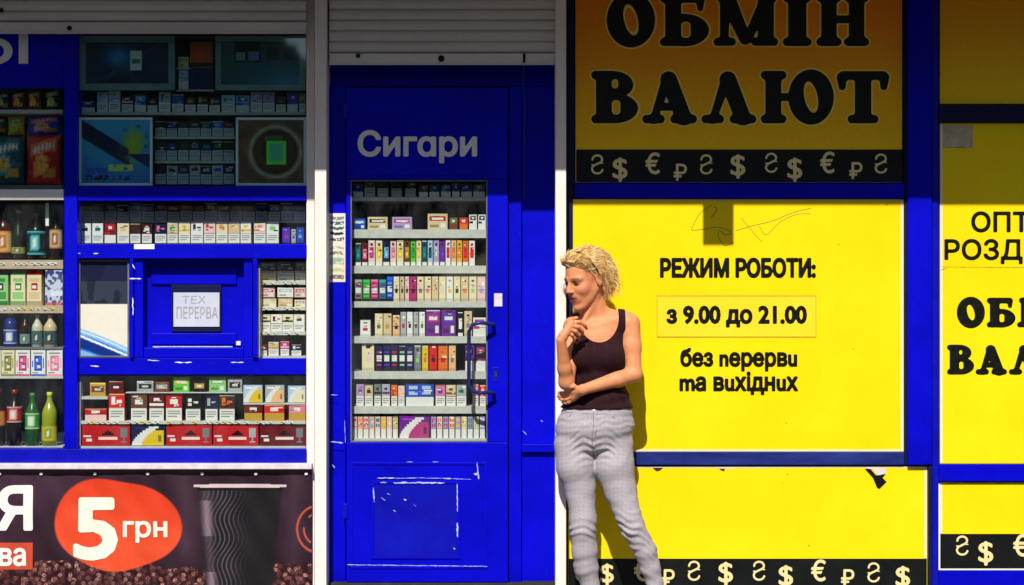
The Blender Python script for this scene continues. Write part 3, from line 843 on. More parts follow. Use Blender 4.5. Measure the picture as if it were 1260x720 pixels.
g5 = sign('tall yellow retail and wholesale exchange board with a peeling corner, beyond the blue mullion', 1156.5, 151.5, RX, 570.5)
slab('faded_edge', 1157, 152, 1160, 569, -0.0006, -0.0002, faded, g5, 0)
lettering('lettering', 'ОПТ', 1195, 260, 1267, 286, -0.0015, 0.028, M['ink'], g5, rows=30)
lettering('lettering', 'РОЗДРІБ', 1162, 294, 1318, 325, -0.0015, 0.026, M['ink'], g5, rows=30)
chips('film_seam', [(1157, 328.5, 1190, 328.8, .45), (1190, 328.8, RX, 330, .35)], -0.0008, g5, 'joint', 21)
chips('film_seam', [(1157, 333, 1165, 330, .8)], -0.0009, g5, 'joint', 22)
fat_lettering('lettering', 'ОБМІН', 1178, 367, 1360, 402, -0.0015, M['ink'], g5, grow=0.02, step=0.03)
fat_lettering('lettering', 'ВАЛЮТ', 1166, 425, 1370, 460, -0.0015, M['ink'], g5, grow=0.02, step=0.03)
slab('tape_patch', 1160, 154, 1197, 182, -0.0010, -0.0002, paint('old_tape', (0.42, 0.35, 0.20), (0.66, 0.56, 0.42), 0.6, 20), g5, 0)
chips('scratch_and_mark', [(1194, 172, 1196, 177, 1.1), (1164, 181, 1190, 182, .6)], -0.0016, g5, 'joint', 4)

g6 = sign('small low yellow board with white edge and currency strip, beyond the blue mullion', 1156, 593.6, RX, 700.5)
slab('symbol_strip', 1157, 657, RX, 699.5, -0.0012, -0.0002, M['strip'], g6, 0)
slab('faded_edge', 1157, 594, 1159.5, 656.5, -0.0009, -0.0003, faded, g6, 0)
symbols(g6, [('₴', 1184, 671, 25), ('$', 1213, 681, 30), ('€', 1256, 671, 28)], -0.0022)
slab('white_edge', 1154.8, 594, 1156.8, 700, -0.0032, -0.0012, M['frame_white'], g6, 0)
slab('white_edge', 1154.8, 700.2, RX, 702, -0.0042, -0.0012, M['frame_white'], g6, 0)
chips('torn_edge', [(1157, 596, 1185, 594.4, .8), (1185, 594.4, 1300, 595, .6)], -0.0008, g6, 'joint', 31)

# ================================================================== BANNER UNDER THE WINDOWS
def bwave(x, z):
    zz = z - Z(578)
    return (0.0028 * np.sin(x * 9 + zz * 6) + 0.0022 * np.sin(x * 23 - zz * 14) * np.clip(-zz * 5, 0.15, 1) + 0.0016 * np.sin(x * 47 + zz * 30)
            + 0.0015 * np.sin(x * 31) * np.exp(zz * 20))
BY = -0.0450
LBLOB = lambda gx, gy: e2(gx, gy, 143, 645, 78, 60)
def banner_col(gx, gy):
    n = vnoise(gx / 60, gy / 50, 3); n2 = vnoise(gx / 9, gy / 9, 5)
    c = solid(gx, (40, 22, 34))
    c = mixc(c, (66, 42, 62), n * 1.1 * np.clip(1.1 - np.abs(gx - 60) / 230, 0, 1))
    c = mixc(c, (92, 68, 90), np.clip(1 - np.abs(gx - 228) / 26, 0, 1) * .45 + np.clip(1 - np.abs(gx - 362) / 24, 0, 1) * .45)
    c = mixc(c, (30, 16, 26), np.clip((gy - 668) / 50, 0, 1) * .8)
    # coffee beans along the bottom
    bean = np.zeros(gx.shape); slit = np.zeros(gx.shape); h = np.zeros(gx.shape)
    bx, by = np.floor(gx / 7.5), np.floor(gy / 6)
    for ox in (-1, 0, 1):
        for oy in (-1, 0, 1):
            h1 = np.sin((bx + ox) * 91.7 + (by + oy) * 37.3) * 4375.5; h1 -= np.floor(h1)
            h2 = np.sin((bx + ox) * 17.3 + (by + oy) * 71.9) * 2375.5; h2 -= np.floor(h2)
            fx, fy = gx - (bx + ox + h1) * 7.5, gy - (by + oy + h2) * 6
            ang = (h1 + h2) * 3.1
            uu, vv = fx * np.cos(ang) + fy * np.sin(ang), -fx * np.sin(ang) + fy * np.cos(ang)
            q = np.clip(1.5 - np.hypot(uu / 5.4, vv / 3.5) * 1.5, 0, 1)
            slit = np.where(q > bean, (np.abs(vv + .3 * np.sin(uu)) < .6), slit); h = np.where(q > bean, h2, h); bean = np.maximum(bean, q)
    edge = 700 - 10 * vnoise(gx / 26, gx * 0, 9) - 6 * np.exp(-((gx - 20) / 40) ** 2) + 8 * np.exp(-((gx - 290) / 40) ** 2)
    inb = (gy > edge)
    bean = bean * inb
    c = np.where((inb)[..., None], mixc(c, (40, 14, 18), .8), c)
    c = mixc(c, (96, 50, 50), bean * .8); c = mixc(c, (214, 158, 146), np.clip(bean - .35, 0, 1) * (0.1 + 1.5 * h ** 2)); c = mixc(c, (30, 10, 14), slit * bean * .8)
    # red blob
    def blobf(gx, gy):
        a = np.arctan2(gy - 646, gx - 143)
        r = 1 + .05 * np.sin(2 * a + .8) + .035 * np.sin(3 * a + 2) + .015 * np.sin(5 * a)
        return np.hypot((gx - 143) / 77, (gy - 646) / 59) / r
    b = blobf(gx, gy)
    red = mixc(solid(gx, (206, 52, 26)), (226, 86, 52), np.clip((gy - 585) / 90, 0, 1) * .6 + vnoise(gx / 30, gy / 14, 4) * .35)
    tt = np.clip((1.0 - b) * 30, 0, 1)[..., None]
    c = c * (1 - tt) + red * tt
    # small red tag
    tg = (gx < 40) & (gy > 668) & (gy < 701)
    c = np.where(tg[..., None], solid(gx, (196, 74, 50)), c)
    # paper cup: tapering, rippled sleeve
    top, bot = 600, 716
    t = (gy - top) / (bot - top)
    lx, rx = 243 + t * 10, 347 - t * 12
    u = (gx - lx) / (rx - lx)
    cup = (u > 0) & (u < 1) & (t > 0)
    ripple = np.sin((gx + 5 * np.sin(gy / 9.0) + gy * .15) * 2 * math.pi / 5.6)
    hl = np.clip((ripple - .35) * 1.6, 0, 1) * np.exp(-((u - .30) / .20) ** 2) * .55
    cc = mixc(solid(gx, (26, 23, 28)), (150, 132, 160), hl)
    bright = np.exp(-((u - .09) / .07) ** 2) * (0.35 + .5 * (np.sin(gy / 14.0) > 0) )
    cc = mixc(cc, (190, 160, 180), bright * .7)
    c = np.where(cup[..., None], cc, c)
    rim = (np.abs(gy - 598) < 2.6 - np.abs(gx - 295) / 60) & (gx > 238) & (gx < 352)
    c = np.where(rim[..., None], solid(gx, (206, 186, 190)), c)
    c = np.where(((gy > 600) & (gy < 604) & (gx > 243) & (gx < 348))[..., None], solid(gx, (20, 17, 20)), c)
    # round emblem at the end
    r = np.hypot((gx - 390) / 26, (gy - 651) / 30)
    c = mixc(c, (214, 92, 62), np.clip(1 - np.abs(r - .94) / .08, 0, 1))
    c = mixc(c, (214, 92, 62), (np.clip(1 - np.abs(r - .62) / .07, 0, 1)) * (np.sin(np.arctan2(gy - 651, gx - 390) * 3) > -.3))
    # grime at the hem
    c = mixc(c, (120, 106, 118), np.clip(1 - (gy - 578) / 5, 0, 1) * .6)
    return c
ban = thing('advertising_banner', 'dark vinyl coffee banner with orange price blob and black paper cup, under the display windows', 'banner', (X(150, BY), BY, Z(578, BY)))
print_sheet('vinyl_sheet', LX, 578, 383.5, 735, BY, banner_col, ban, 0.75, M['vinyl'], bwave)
wy = lambda x, z: float(bwave(x, z))
lettering('lettering', '5', 90, 612, 145, 690, BY - 0.0024, 0.032, M['letter_cream'], ban, rows=44, warp=wy)
lettering('lettering', 'грн', 151, 641, 206, 668, BY - 0.0024, 0.026, M['letter_cream'], ban, rows=30, warp=wy)
lettering('lettering', 'Я', -4, 597, 40.5, 653, BY - 0.0024, 0.032, M['letter_white'], ban, rows=40, warp=wy)
lettering('lettering', 'ва', -1, 674, 32, 697, BY - 0.0024, 0.026, M['letter_white'], ban, rows=30, warp=wy)
for px in (-60, 0, 51, 117, 182, 249, 315, 377):
    o = link('eyelet', lathe_mesh('eyelet', [(0.0075, 0), (0.0075, 0.0015), (0.004, 0.003)], 12), M['frame_white'], ban, (X(px, BY), BY - 0.005 + float(bwave(X(px, BY), Z(583, BY))), Z(583, BY)))
    o.rotation_euler = (rad(90), 0, 0)

# ================================================================== POSTERS AND NOTICES
def poster(label, px0, py0, px1, py1, fw, y, frame_mat, colfn, step=1.0, name='poster', cat='poster'):
    t = thing(name, label, cat, (X((px0 + px1) / 2, y), y, Z(py1, y)))
    ring('frame', px0, py0, px1, py1, fw, y - 0.006, y + 0.010, frame_mat, t)
    print_sheet('print', px0 + fw, py0 + fw, px1 - fw, py1 - fw, y, colfn, t, step, M['print'])
    slab('backing', px0 + 1, py0 + 1, px1 - 1, py1 - 1, y + 0.011, y + 0.014, M['case_side'], t, 0)
    return t
def inrect(gx, gy, a, b, c, d): return ((gx > a) & (gx < c) & (gy > b) & (gy < d)).astype(float)
def p_top(gx, gy):
    c = solid(gx, (22, 36, 70)); c = mixc(c, (60, 150, 235), np.exp(-((gx - 146) / 17) ** 2 - ((gy - 70) / 13) ** 2))
    for k, (a, s) in enumerate(((.8, 1), (2.3, -1), (-.4, 1))):
        d = np.abs((gx - 155) * math.sin(a) - (gy - 78) * math.cos(a) + 6 * np.sin((gx + k * 20) / 22)); c = mixc(c, (70, 110, 130), np.exp(-(d / 1.6) ** 2) * .35)
    c = mixc(c, (225, 235, 235), inrect(gx, gy, 160, 62, 174, 87)); c = mixc(c, (70, 140, 130), inrect(gx, gy, 162, 72, 172, 79)); 
    return c
def p_top2(gx, gy):
    c = solid(gx, (44, 84, 92)); c = mixc(c, (60, 140, 190), np.clip((gy - 70) / 40, 0, 1) * np.clip((gx - 290) / 60, 0, 1))
    c = mixc(c, (8, 12, 26), inrect(gx, gy, 288, 50, 321, 77)); c = mixc(c, (120, 150, 150), inrect(gx, gy, 290, 64, 302, 75)); c = mixc(c, (120, 130, 175), inrect(gx, gy, 305, 63, 319, 75))
    c = mixc(c, (40, 44, 50), inrect(gx, gy, 328, 58, 344, 75) * .8); c = mixc(c, (40, 44, 50), inrect(gx, gy, 348, 58, 366, 75) * .8); c = mixc(c, (70, 30, 40), inrect(gx, gy, 331, 62, 336, 69) * .7)
    return c
def p_two(gx, gy):
    c = solid(gx, (70, 170, 225)); c = mixc(c, (40, 110, 190), np.clip((gy - 150) / 90, 0, 1))
    d = (gy - 156) - (gx - 105) * .62
    c = mixc(c, (14, 16, 66), ((d < 16) & (d > -6) & (gx < 160)).astype(float)); c = mixc(c, (70, 170, 200), ((d > 16) & (d < 34) & (gx < 140)).astype(float) * .5)
    n = vnoise(gx / 5, gy / 5, 6)
    lf = np.clip(1.4 - np.hypot((gx - 165) / 15, (gy - 178) / 24) * 1.1, 0, 1)
    c = mixc(c, (160, 190, 50), lf * (n > .45)); c = mixc(c, (16, 24, 40), lf * (n < .3))
    c = mixc(c, (20, 30, 90), ((gx > 150) & (d > -28) & (d < 2) & (gy > 190)).astype(float))
    c = mixc(c, (220, 235, 80), inrect(gx, gy, 134, 203, 164, 211) * (vnoise(gx / 3, gy / 4, 3) > .35) * .9)
    c = mixc(c, (30, 90, 200), inrect(gx, gy, 106, 207, 132, 215) * (vnoise(gx / 2.5, gy / 3, 4) > .4)); c = mixc(c, (10, 14, 40), inrect(gx, gy, 106, 216, 160, 222) * (vnoise(gx / 2.5, gy / 3, 8) > .5))
    return c
def p_three(gx, gy):
    n = vnoise(gx / 7, gy / 7, 11)
    c = mixc(solid(gx, (90, 62, 56)), (150, 100, 50), n * .8)
    r = np.hypot(gx - 339, (gy - 187))
    c = mixc(c, (190, 200, 180), np.exp(-((r - 31) / 2.6) ** 2) * .75); c = mixc(c, (28, 22, 20), (r < 27).astype(float) * .6)
    c = mixc(c, (120, 60, 30), np.exp(-((r - 20) / 3) ** 2) * .5); c = mixc(c, (90, 120, 60), np.exp(-(((gx - 318) / 9) ** 2 + ((gy - 212) / 9) ** 2)) * .5 * (n > .4))
    c = mixc(c, (110, 250, 80), inrect(gx, gy, 328, 173, 352, 203)); c = mixc(c, (90, 190, 170), inrect(gx, gy, 332, 177, 348, 199) * .8); c = mixc(c, (70, 150, 80), inrect(gx, gy, 326, 167, 348, 173) * .6)
    return c
poster('teal framed light box with a dark blue picture, topmost in the tobacco window', 97.5, 44, 215, 111, 8, 0.02, 'frame_grey', p_top, name='light_box', cat='light box')
poster('teal framed light box with small pale packs, topmost beside the white post', 265, 44, 376, 111, 7, 0.02, 'frame_grey', p_top2, name='light_box', cat='light box')
poster('white framed poster with blue diagonal and green leaves in tobacco window', 97, 144.5, 187.5, 228.5, 3.2, 0.008, 'frame_white', p_two)
poster('white framed poster with a green pack in a grey ring, near the post', 290, 144.5, 376.8, 228.5, 3.2, 0.008, 'frame_white', p_three)
t = thing('advertising_card', 'orange over dark blue advertising card between the two light boxes', 'card', (X(247, .06), .06, Z(111, .06)))
def p_card(gx, gy):
    c = mixc(solid(gx, (170, 90, 24)), (250, 90, 24), np.exp(-((gx - 246) / 9) ** 2 - ((gy - 68) / 7) ** 2)); c = mixc(c, (26, 24, 20), inrect(gx, gy, 200, 40, 300, 52)); c = mixc(c, (24, 24, 26), inrect(gx, gy, 200, 77, 300, 83))
    return mixc(c, (14, 16, 96), inrect(gx, gy, 200, 83, 300, 120))
print_sheet('print', 234, 47, 262, 110, .06, p_card, t, 1.0); slab('backing', 234, 47, 262, 110, .061, .066, M['case_side'], t, 0)

def p_car(gx, gy):
    c = solid(gx, (30, 38, 52)); n = vnoise(gx / 8, gy / 14, 12)
    c = mixc(c, (60, 70, 90), (n > .55) * .6 * (gy < 374)); c = mixc(c, (12, 16, 60), (gy < 346) * .6)  # dark upper part is a glass reflection painted into the print
    low = (gy > 374.5).astype(float)
    c = mixc(c, (222, 220, 206), low)
    d = gy - (404 + (gx - 98) * .33 + ((gx - 98) / 30.) ** 2 * 1.2)
    c = mixc(c, (120, 175, 225), low * (d > 0)); c = mixc(c, (40, 110, 205), low * (d > 7) * (d < 26)); c = mixc(c, (190, 215, 235), low * (np.abs(d - 3) < 1.2)); c = mixc(c, (12, 46, 130), low * (d > 12) * (gx < 148) * (d < 24))
    c = mixc(c, (235, 240, 240), low * (np.abs(gy - (413 + (gx - 98) * .42)) < 1.2))
    return c
poster('advertising card with blue wave on cream, beside the blue service hatch', 96.5, 319.5, 159, 440, 2.2, 0.0, 'case_side', p_car, name='wave_poster')

nt = thing('paper_notice', 'small white handwritten break notice in the slot of the service hatch', 'notice', (X(242, .036), .036, Z(404, .036)))
slab('paper', 213.5, 360, 270, 402, 0.036, 0.040, paint('notice_paper', (0.50, 0.55, 0.70), (0.60, 0.64, 0.76), 0.6, 12), nt, 0)
nm = paint('faded_marker', (0.30, 0.30, 0.32), (0.45, 0.45, 0.46), .6, 30)
lettering('lettering', 'ТЕХ', 224, 364, 253, 373.5, 0.0352, 0.0, nm, nt, rows=24, slant=.06)
lettering('lettering', 'ПЕРЕРВА', 217, 377.5, 268, 392, 0.0352, 0.006, nm, nt, rows=26)
def p_tall(gx, gy):
    c = mixc(solid(gx, (226, 226, 222)), (222, 214, 176), np.clip((gy - 290) / 30, 0, 1) * .7)
    n = vnoise(gx / 1.8, gy / 2.2, 7)
    for y0, y1, col, a in ((267, 271, (90, 96, 110), .7), (273, 277, (60, 70, 80), .8), (279.5, 283, (30, 90, 70), .9), (286, 289.5, (20, 24, 20), .9), (293, 297, (70, 66, 40), .9), (303, 306, (150, 140, 120), .6), (309, 313, (90, 96, 90), .7), (317, 325, (70, 140, 140), .5), (330, 334, (150, 160, 110), .5), (338, 343, (60, 60, 80), .7)):
        curve = gy - 2.5 * ((gx - 415) / 9.) ** 2 * (-1 if y0 < 300 else 1) * .6
        c = mixc(c, col, ((curve > y0) & (curve < y1) & (np.abs(gx - 415) < 8.5) & (n > .3)).astype(float) * a)
    return c
st = thing('sticker', 'tall narrow white sticker with small printed emblems on the door jamb', 'sticker', (X(415, -.0085), -.0085, Z(347, -.0085)))
print_sheet('print', 404.6, 262.5, 425, 347, -.0088, p_tall, st, 0.7); slab('backing', 404.6, 262.5, 425, 347, -.0084, -.0064, M['letter_white'], st, 0)
# ================================================================== GOODS ON THE SHELVES
PAL = {'white': (232, 230, 226), 'cream': (232, 216, 178), 'beige': (214, 190, 150), 'yellow': (226, 188, 40), 'gold': (196, 150, 60), 'orange': (226, 110, 32), 'red': (190, 24, 30), 'bright red': (214, 34, 38),
       'dark red': (104, 14, 24), 'maroon': (70, 14, 26), 'pink': (222, 120, 150), 'magenta': (180, 50, 120), 'purple': (110, 36, 140), 'violet': (80, 50, 190), 'blue': (30, 70, 180), 'light blue': (110, 170, 220),
       'navy': (18, 24, 70), 'teal': (30, 120, 130), 'dark teal': (16, 70, 80), 'green': (40, 140, 60), 'bright green': (96, 196, 50), 'pale green': (140, 200, 120), 'olive': (110, 110, 50), 'brown': (110, 60, 34),
       'dark brown': (56, 30, 24), 'black': (16, 16, 20), 'grey': (120, 120, 124), 'silver': (170, 172, 176), 'pale pink': (236, 196, 196), 'lilac': (170, 150, 200), 'pale blue': (176, 196, 224), 'dark green': (16, 60, 36),
       'peach': (236, 180, 130)}
ORD = ['', 'first', 'second', 'third', 'fourth', 'fifth', 'sixth', 'seventh', 'eighth', 'ninth', 'tenth', 'eleventh', 'twelfth', 'thirteenth', 'fourteenth', 'fifteenth', 'sixteenth', 'seventeenth', 'eighteenth', 'nineteenth', 'twentieth', 'twenty-first', 'twenty-second', 'twenty-third', 'twenty-fourth', 'twenty-fifth', 'twenty-sixth', 'twenty-seventh']
_box_cache = {}
def printed_box(key, w, d, h, base, rects, mat='print', taper=0.0):
    if key in _box_cache: return _box_cache[key]
    us = sorted({0.0, 1.0} | {round(min(max(r[i], 0), 1), 3) for r in rects for i in (0, 2)})
    vs = sorted({0.0, 1.0} | {round(min(max(r[i], 0), 1), 3) for r in rects for i in (1, 3)})
    V, F, C = [], [], []
    b = 0.0012 if w > 0.02 else 0.0008
    for j in range(len(vs) - 1):
        for i in range(len(us) - 1):
            cu, cv = (us[i] + us[i + 1]) / 2, (vs[j] + vs[j + 1]) / 2
            c = base
            for (u0, v0, u1, v1, col) in rects:
                if u0 <= cu <= u1 and v0 <= cv <= v1: c = col
            s = len(V)
            for (u, v) in ((us[i], vs[j]), (us[i + 1], vs[j]), (us[i + 1], vs[j + 1]), (us[i], vs[j + 1])):
                k = 1 - taper * v
                V.append(((u - 0.5) * (w - 2 * b) * k, 0.0, b + v * (h - 2 * b)))
            F.append((s, s + 1, s + 2, s + 3)); C += [lin(c)] * 4
    # shell: chamfer to a slightly larger box behind the front
    s = len(V)
    for yy in (b, d):
        for (u, v) in ((-0.5, 0), (0.5, 0), (0.5, 1), (-0.5, 1)):
            k = 1 - taper * v
            V.append((u * w * k, yy, v * h)); C.append(lin(base))
    for (u, v) in ((-0.5, 0), (0.5, 0), (0.5, 1), (-0.5, 1)):
        k = 1 - taper * v
        V.append((u * (w - 2 * b) * k, 0.0, b + v * (h - 2 * b))); C.append(lin(tuple(min(255, q * 1.05) for q in base)))
    q = s + 8
    for a, e in ((0, 1), (1, 2), (2, 3), (3, 0)):
        F.append((q + a, s + a, s + e, q + e)); F.append((s + a, s + 4 + a, s + 4 + e, s + e))
    F.append((s + 4, s + 7, s + 6, s + 5))
    me = mesh_np('pack', V, F, np.array(C))
    me.materials.append(M[mat])
    _box_cache[key] = me
    return me

def P(c): return PAL[c]
def mul(c, k): return tuple(min(255, max(0, v * k)) for v in c)
def design(kind, c1, c2, v):
    """printed pattern of a pack front"""
    a, b = P(c1), P(c2)
    W, G = (226, 224, 220), (130, 128, 130)
    if kind == 'cig':                      # emblem on top, pale health notice below
        r = [(0, 0, 1, .47, W), (.1, .33, .9, .37, G), (.1, .24, .9, .28, G), (.1, .14, .7, .18, G)]
        if v % 3 == 0: r += [(.25, .62, .75, .80, b), (.35, .84, .65, .88, b)]
        elif v % 3 == 1: r += [(0, .56, 1, .66, b), (.3, .74, .7, .86, b)]
        else: r += [(.15, .60, .4, .9, b), (.5, .7, .85, .78, b)]
        return r
    if kind == 'warn':                     # deep shade rows: dark head, big pale notice greyed to carry the shade
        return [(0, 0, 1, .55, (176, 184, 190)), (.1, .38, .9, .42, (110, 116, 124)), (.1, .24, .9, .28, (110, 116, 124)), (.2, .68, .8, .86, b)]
    if kind == 'vape':
        return [(0, 0, 1, .14, W), (.15, .30, .85, .74, b), (.3, .80, .7, .90, (16, 16, 20)), (.35, .40, .65, .52, mul(b, 1.5))]
    if kind == 'slim':
        r = [(0, 0, 1, .12, mul(a, .85)), (.25, .34, .75, .52, b), (.38, .56, .62, .62, b)]
        if v % 2: r += [(.3, .80, .7, .88, (30, 30, 34))]
        return r
    if kind == 'can':
        return [(0, 0, 1, .12, (40, 36, 40)), (.1, .38, .9, .62, W), (.15, .70, .85, .78, b), (.15, .2, .85, .28, b), (0, .88, 1, 1, mul(a, 1.4))]
    if kind == 'box':
        return [(.08, .55, .92, .85, b), (.2, .62, .8, .76, W), (.1, .12, .55, .3, mul(a, .7)), (.65, .12, .9, .4, W)]
    if kind == 'tin':
        return [(.1, .3, .9, .75, b), (.3, .42, .7, .6, W), (0, .9, 1, 1, mul(a, 1.4))]
    if kind == 'case':                     # red carton with black peak, white lettering bars, grey goblet
        return [(.02, .42, .18, .50, W), (.08, .2, .2, .34, W), (.42, .50, .66, .60, (24, 8, 10)), (.47, .60, .61, .68, (24, 8, 10)), (.51, .68, .57, .74, (24, 8, 10)), (.34, .28, .74, .42, (240, 214, 206)), (.80, .40, .95, .86, b), (.86, .2, .89, .40, b), (.81, .14, .94, .20, b)]
    if kind == 'slope':
        out = []
        for i in range(9):
            v0, v1 = i / 9 * .95, (i + 1) / 9 * .95; s = .62 * (i / 9) ** 1.6
            out.append((s, v0, min(.97, s + .52 - .2 * i / 9), v1, W)); out.append((min(.9, s + .30), v0, .97, v1, b if i < 7 else a))
        return out + [(.80, .18, .90, .5, mul(b, .6)), (.1, .82, .45, .9, mul(a, 1.6))]
    if kind == 'two':
        return [(0, 0, 1, .5, b), (.3, .62, .7, .86, W)]
    if kind == 'dots':
        return [(0, 0, 1, .42, W), (.1, .52, .42, .68, b), (.58, .52, .9, .68, b), (.1, .78, .42, .94, b), (.58, .78, .9, .94, b)]
    if kind == 'lab':                      # shelf price card with a coloured crest
        return [(.0, .0, 1, .07, mul(b, 1.2)), (.22, .2, .78, .8, b), (.30, .26, .46, .5, mul(b, 1.5)), (.54, .5, .70, .74, mul(b, 1.4)), (.34, .56, .5, .68, W), (.42, .30, .66, .42, W), (.15, .86, .85, .92, (150, 140, 150)), (.1, .1, .5, .14, (120, 110, 120)), (.84, .3, .92, .7, mul(b, 1.3)), (.06, .35, .14, .6, mul(b, 1.3))]
    if kind == 'bag':
        return [(.12, .62, .88, .86, b), (.2, .2, .62, .5, mul(b, 1.3)), (.5, .12, .86, .3, (200, 150, 40)), (.3, .34, .48, .48, (236, 200, 60))]
    if kind == 'flag':
        return [(0, 0, 1, .40, W), (.0, .40, .5, .55, b), (.1, .62, .9, .92, b), (.35, .7, .65, .84, W)]
    return [(.2, .3, .8, .7, b)]

NAMES = {'cig': ('cigarette_pack', 'cigarette pack', 'pack'), 'warn': ('cigarette_pack', 'cigarette pack', 'pack'), 'vape': ('vape_pack', 'slim vape pack', 'pack'), 'slim': ('vape_box', 'narrow upright box', 'box'),
         'can': ('liquid_box', 'banded upright box', 'box'), 'box': ('carton', 'printed carton', 'carton'), 'tin': ('tobacco_tin', 'flat tobacco tin', 'tin'), 'case': ('tobacco_carton', 'long tobacco carton', 'carton'),
         'slope': ('snack_carton', 'slope-striped carton', 'carton'), 'two': ('pouch', 'pouch of tobacco', 'pouch'), 'dots': ('gum_box', 'small sweets box', 'box'), 'lab': ('price_card', 'crested price card', 'card'),
         'bag': ('snack_bag', 'snack bag', 'bag'), 'flag': ('cigarette_pack', 'banded cigarette pack', 'pack')}
rnd = random.Random(11)
YG = 0.062
def row(where, anchor, ybot, items, y=YG, depth=0.05, rev=False, group=None):
    """items: (px0, px1, py_top, kind, colour, second colour) standing on photograph height ybot"""
    n = len(items)
    for i, it in enumerate(items):
        px0, px1, pt, kind, c1, c2 = it[:6]
        word = it[6] if len(it) > 6 else None
        nm, desc, cat = NAMES[kind]
        k = (n - i) if rev else (i + 1)
        w, h = (px1 - px0 - 0.6) / PXM * (y - CAMY) / 9, (ybot - pt) / PXM * (y - CAMY) / 9
        v = rnd.randrange(12)
        key = (kind, c1, c2, round(w, 3), round(h, 3), v, depth)
        if kind == 'bag': o = snack_bag(px0, px1, pt, ybot, c1, c2, y); o.name = nm
        else:
            me = printed_box(key, w, depth, h, P(c1), design(kind, c1, c2, v) + small_print(kind, c1, c2))
            o = bpy.data.objects.new(nm, me); COL.objects.link(o)
            jy = rnd.uniform(0, 0.006)
            o.location = (X((px0 + px1) / 2, y), y + jy, Z(ybot, y))
            o.rotation_euler = (0, 0, rnd.uniform(-.05, .05))
        o['label'] = f"{c1} {word or desc}, {ORD[k]} from {anchor}, {where}" if n > 1 else f"small {c1} {word or desc} {where}"
        o['category'] = cat
        o['group'] = group or 'goods ' + where

def small_print(kind, c1, c2):
    """a few short bars, dots and a foil edge, different on every pack"""
    if kind in ('lab', 'case', 'slope'): return []
    out = []
    for _ in range(3):
        u, v = rnd.uniform(.08, .7), rnd.uniform(.5, .92)
        c = rnd.choice([mul(P(c1), 1.5), mul(P(c1), .55), P(c2), (236, 226, 200), (30, 26, 30)])
        out.append((u, v, min(.95, u + rnd.uniform(.08, .5)), v + rnd.uniform(.02, .07), c))
    if rnd.random() < .4: out.append((0, .965, 1, 1, rnd.choice([(210, 190, 130), (230, 230, 230), mul(P(c1), .6)])))
    if rnd.random() < .35: out.append((0, .45, 1, .48, mul(P(c2), .8)))
    return out

def snack_bag(px0, px1, pt, pb, c1, c2, y):
    """a crimped, puffed foil bag"""
    w, h = (px1 - px0) / PXM, (pb - pt) / PXM
    n, m = 33, 41
    V, F, C = [], [], []
    sd_ = int(px0 * 7 + pt)
    rects = design('bag', c1, c2, 0)
    for side in (0, 1):
        for j in range(m):
            for i in range(n):
                u, v = i / (n - 1), j / (m - 1)
                puff = (math.sin(math.pi * u) ** .6) * (math.sin(math.pi * v) ** .5)
                cr = (0.006 * (float(vnoise(np.array(u * 5), np.array(v * 6), sd_)) - .5) + 0.003 * (float(vnoise(np.array(u * 13), np.array(v * 15), sd_)) - .5)) * puff * 2 + .0008 * math.sin(v * 160) * (v < .06 or v > .94)
                pinch = 1 - .06 * math.sin(math.pi * v)
                V.append(((u - .5) * w * pinch, (-1 if side == 0 else 1) * (puff * 0.022 + cr) + .025, v * h))
                c = P(c1)
                uu, vv = u, v + .05 * math.sin(u * 5 + 1)
                for (a, b, cc, d, col) in rects:
                    if a <= uu <= cc and b <= vv <= d: c = col
                rr = math.hypot((u - .45) * 1.1, v - .42) + .03 * math.sin(7 * math.atan2(v - .42, u - .45))
                if rr < .22: c = mul(P(c2), 1.3)
                if rr < .15: c = (232, 196, 70)
                if rr < .10 and (math.sin(u * 60) + math.sin(v * 50 + u * 20)) > .3: c = (190, 110, 40)
                if .66 < vv < .80 and .16 < u < .84 and (math.sin(u * 55) > -.2 or .71 < vv < .74): c = (236, 226, 216)
                if v < .05 or v > .95: c = mul(P(c1), .8)
                C.append(lin(c))
    for side in (0, 1):
        s = side * n * m
        for j in range(m - 1):
            for i in range(n - 1):
                q = (s + j * n + i, s + j * n + i + 1, s + (j + 1) * n + i + 1, s + (j + 1) * n + i)
                F.append(q if side == 0 else q[::-1])
    me = mesh_np('bag', V, F, np.array(C)); me.materials.append(M['plastic'])
    o = bpy.data.objects.new('snack_bag', me); COL.objects.link(o); me.polygons.foreach_set('use_smooth', [True] * len(me.polygons))
    o.location = (X((px0 + px1) / 2, y), y, Z(pb, y))
    return o

def shelf(px0, px1, ytop, ybot, mat='shelf', yf=0.052, yb=0.292, parent=None):
    return slab('shelf', px0, ytop, px1, ybot, yf, yb, M[mat], parent or kiosk, 0.001)

def seq(x0, x1, n, tops, kinds, cols):
    out = []; w = (x1 - x0) / n
    for i in range(n):
        c = cols[i % len(cols)]
        out.append((x0 + i * w, x0 + (i + 1) * w, tops[i % len(tops)], kinds[i % len(kinds)], c[0], c[1]))
    return out

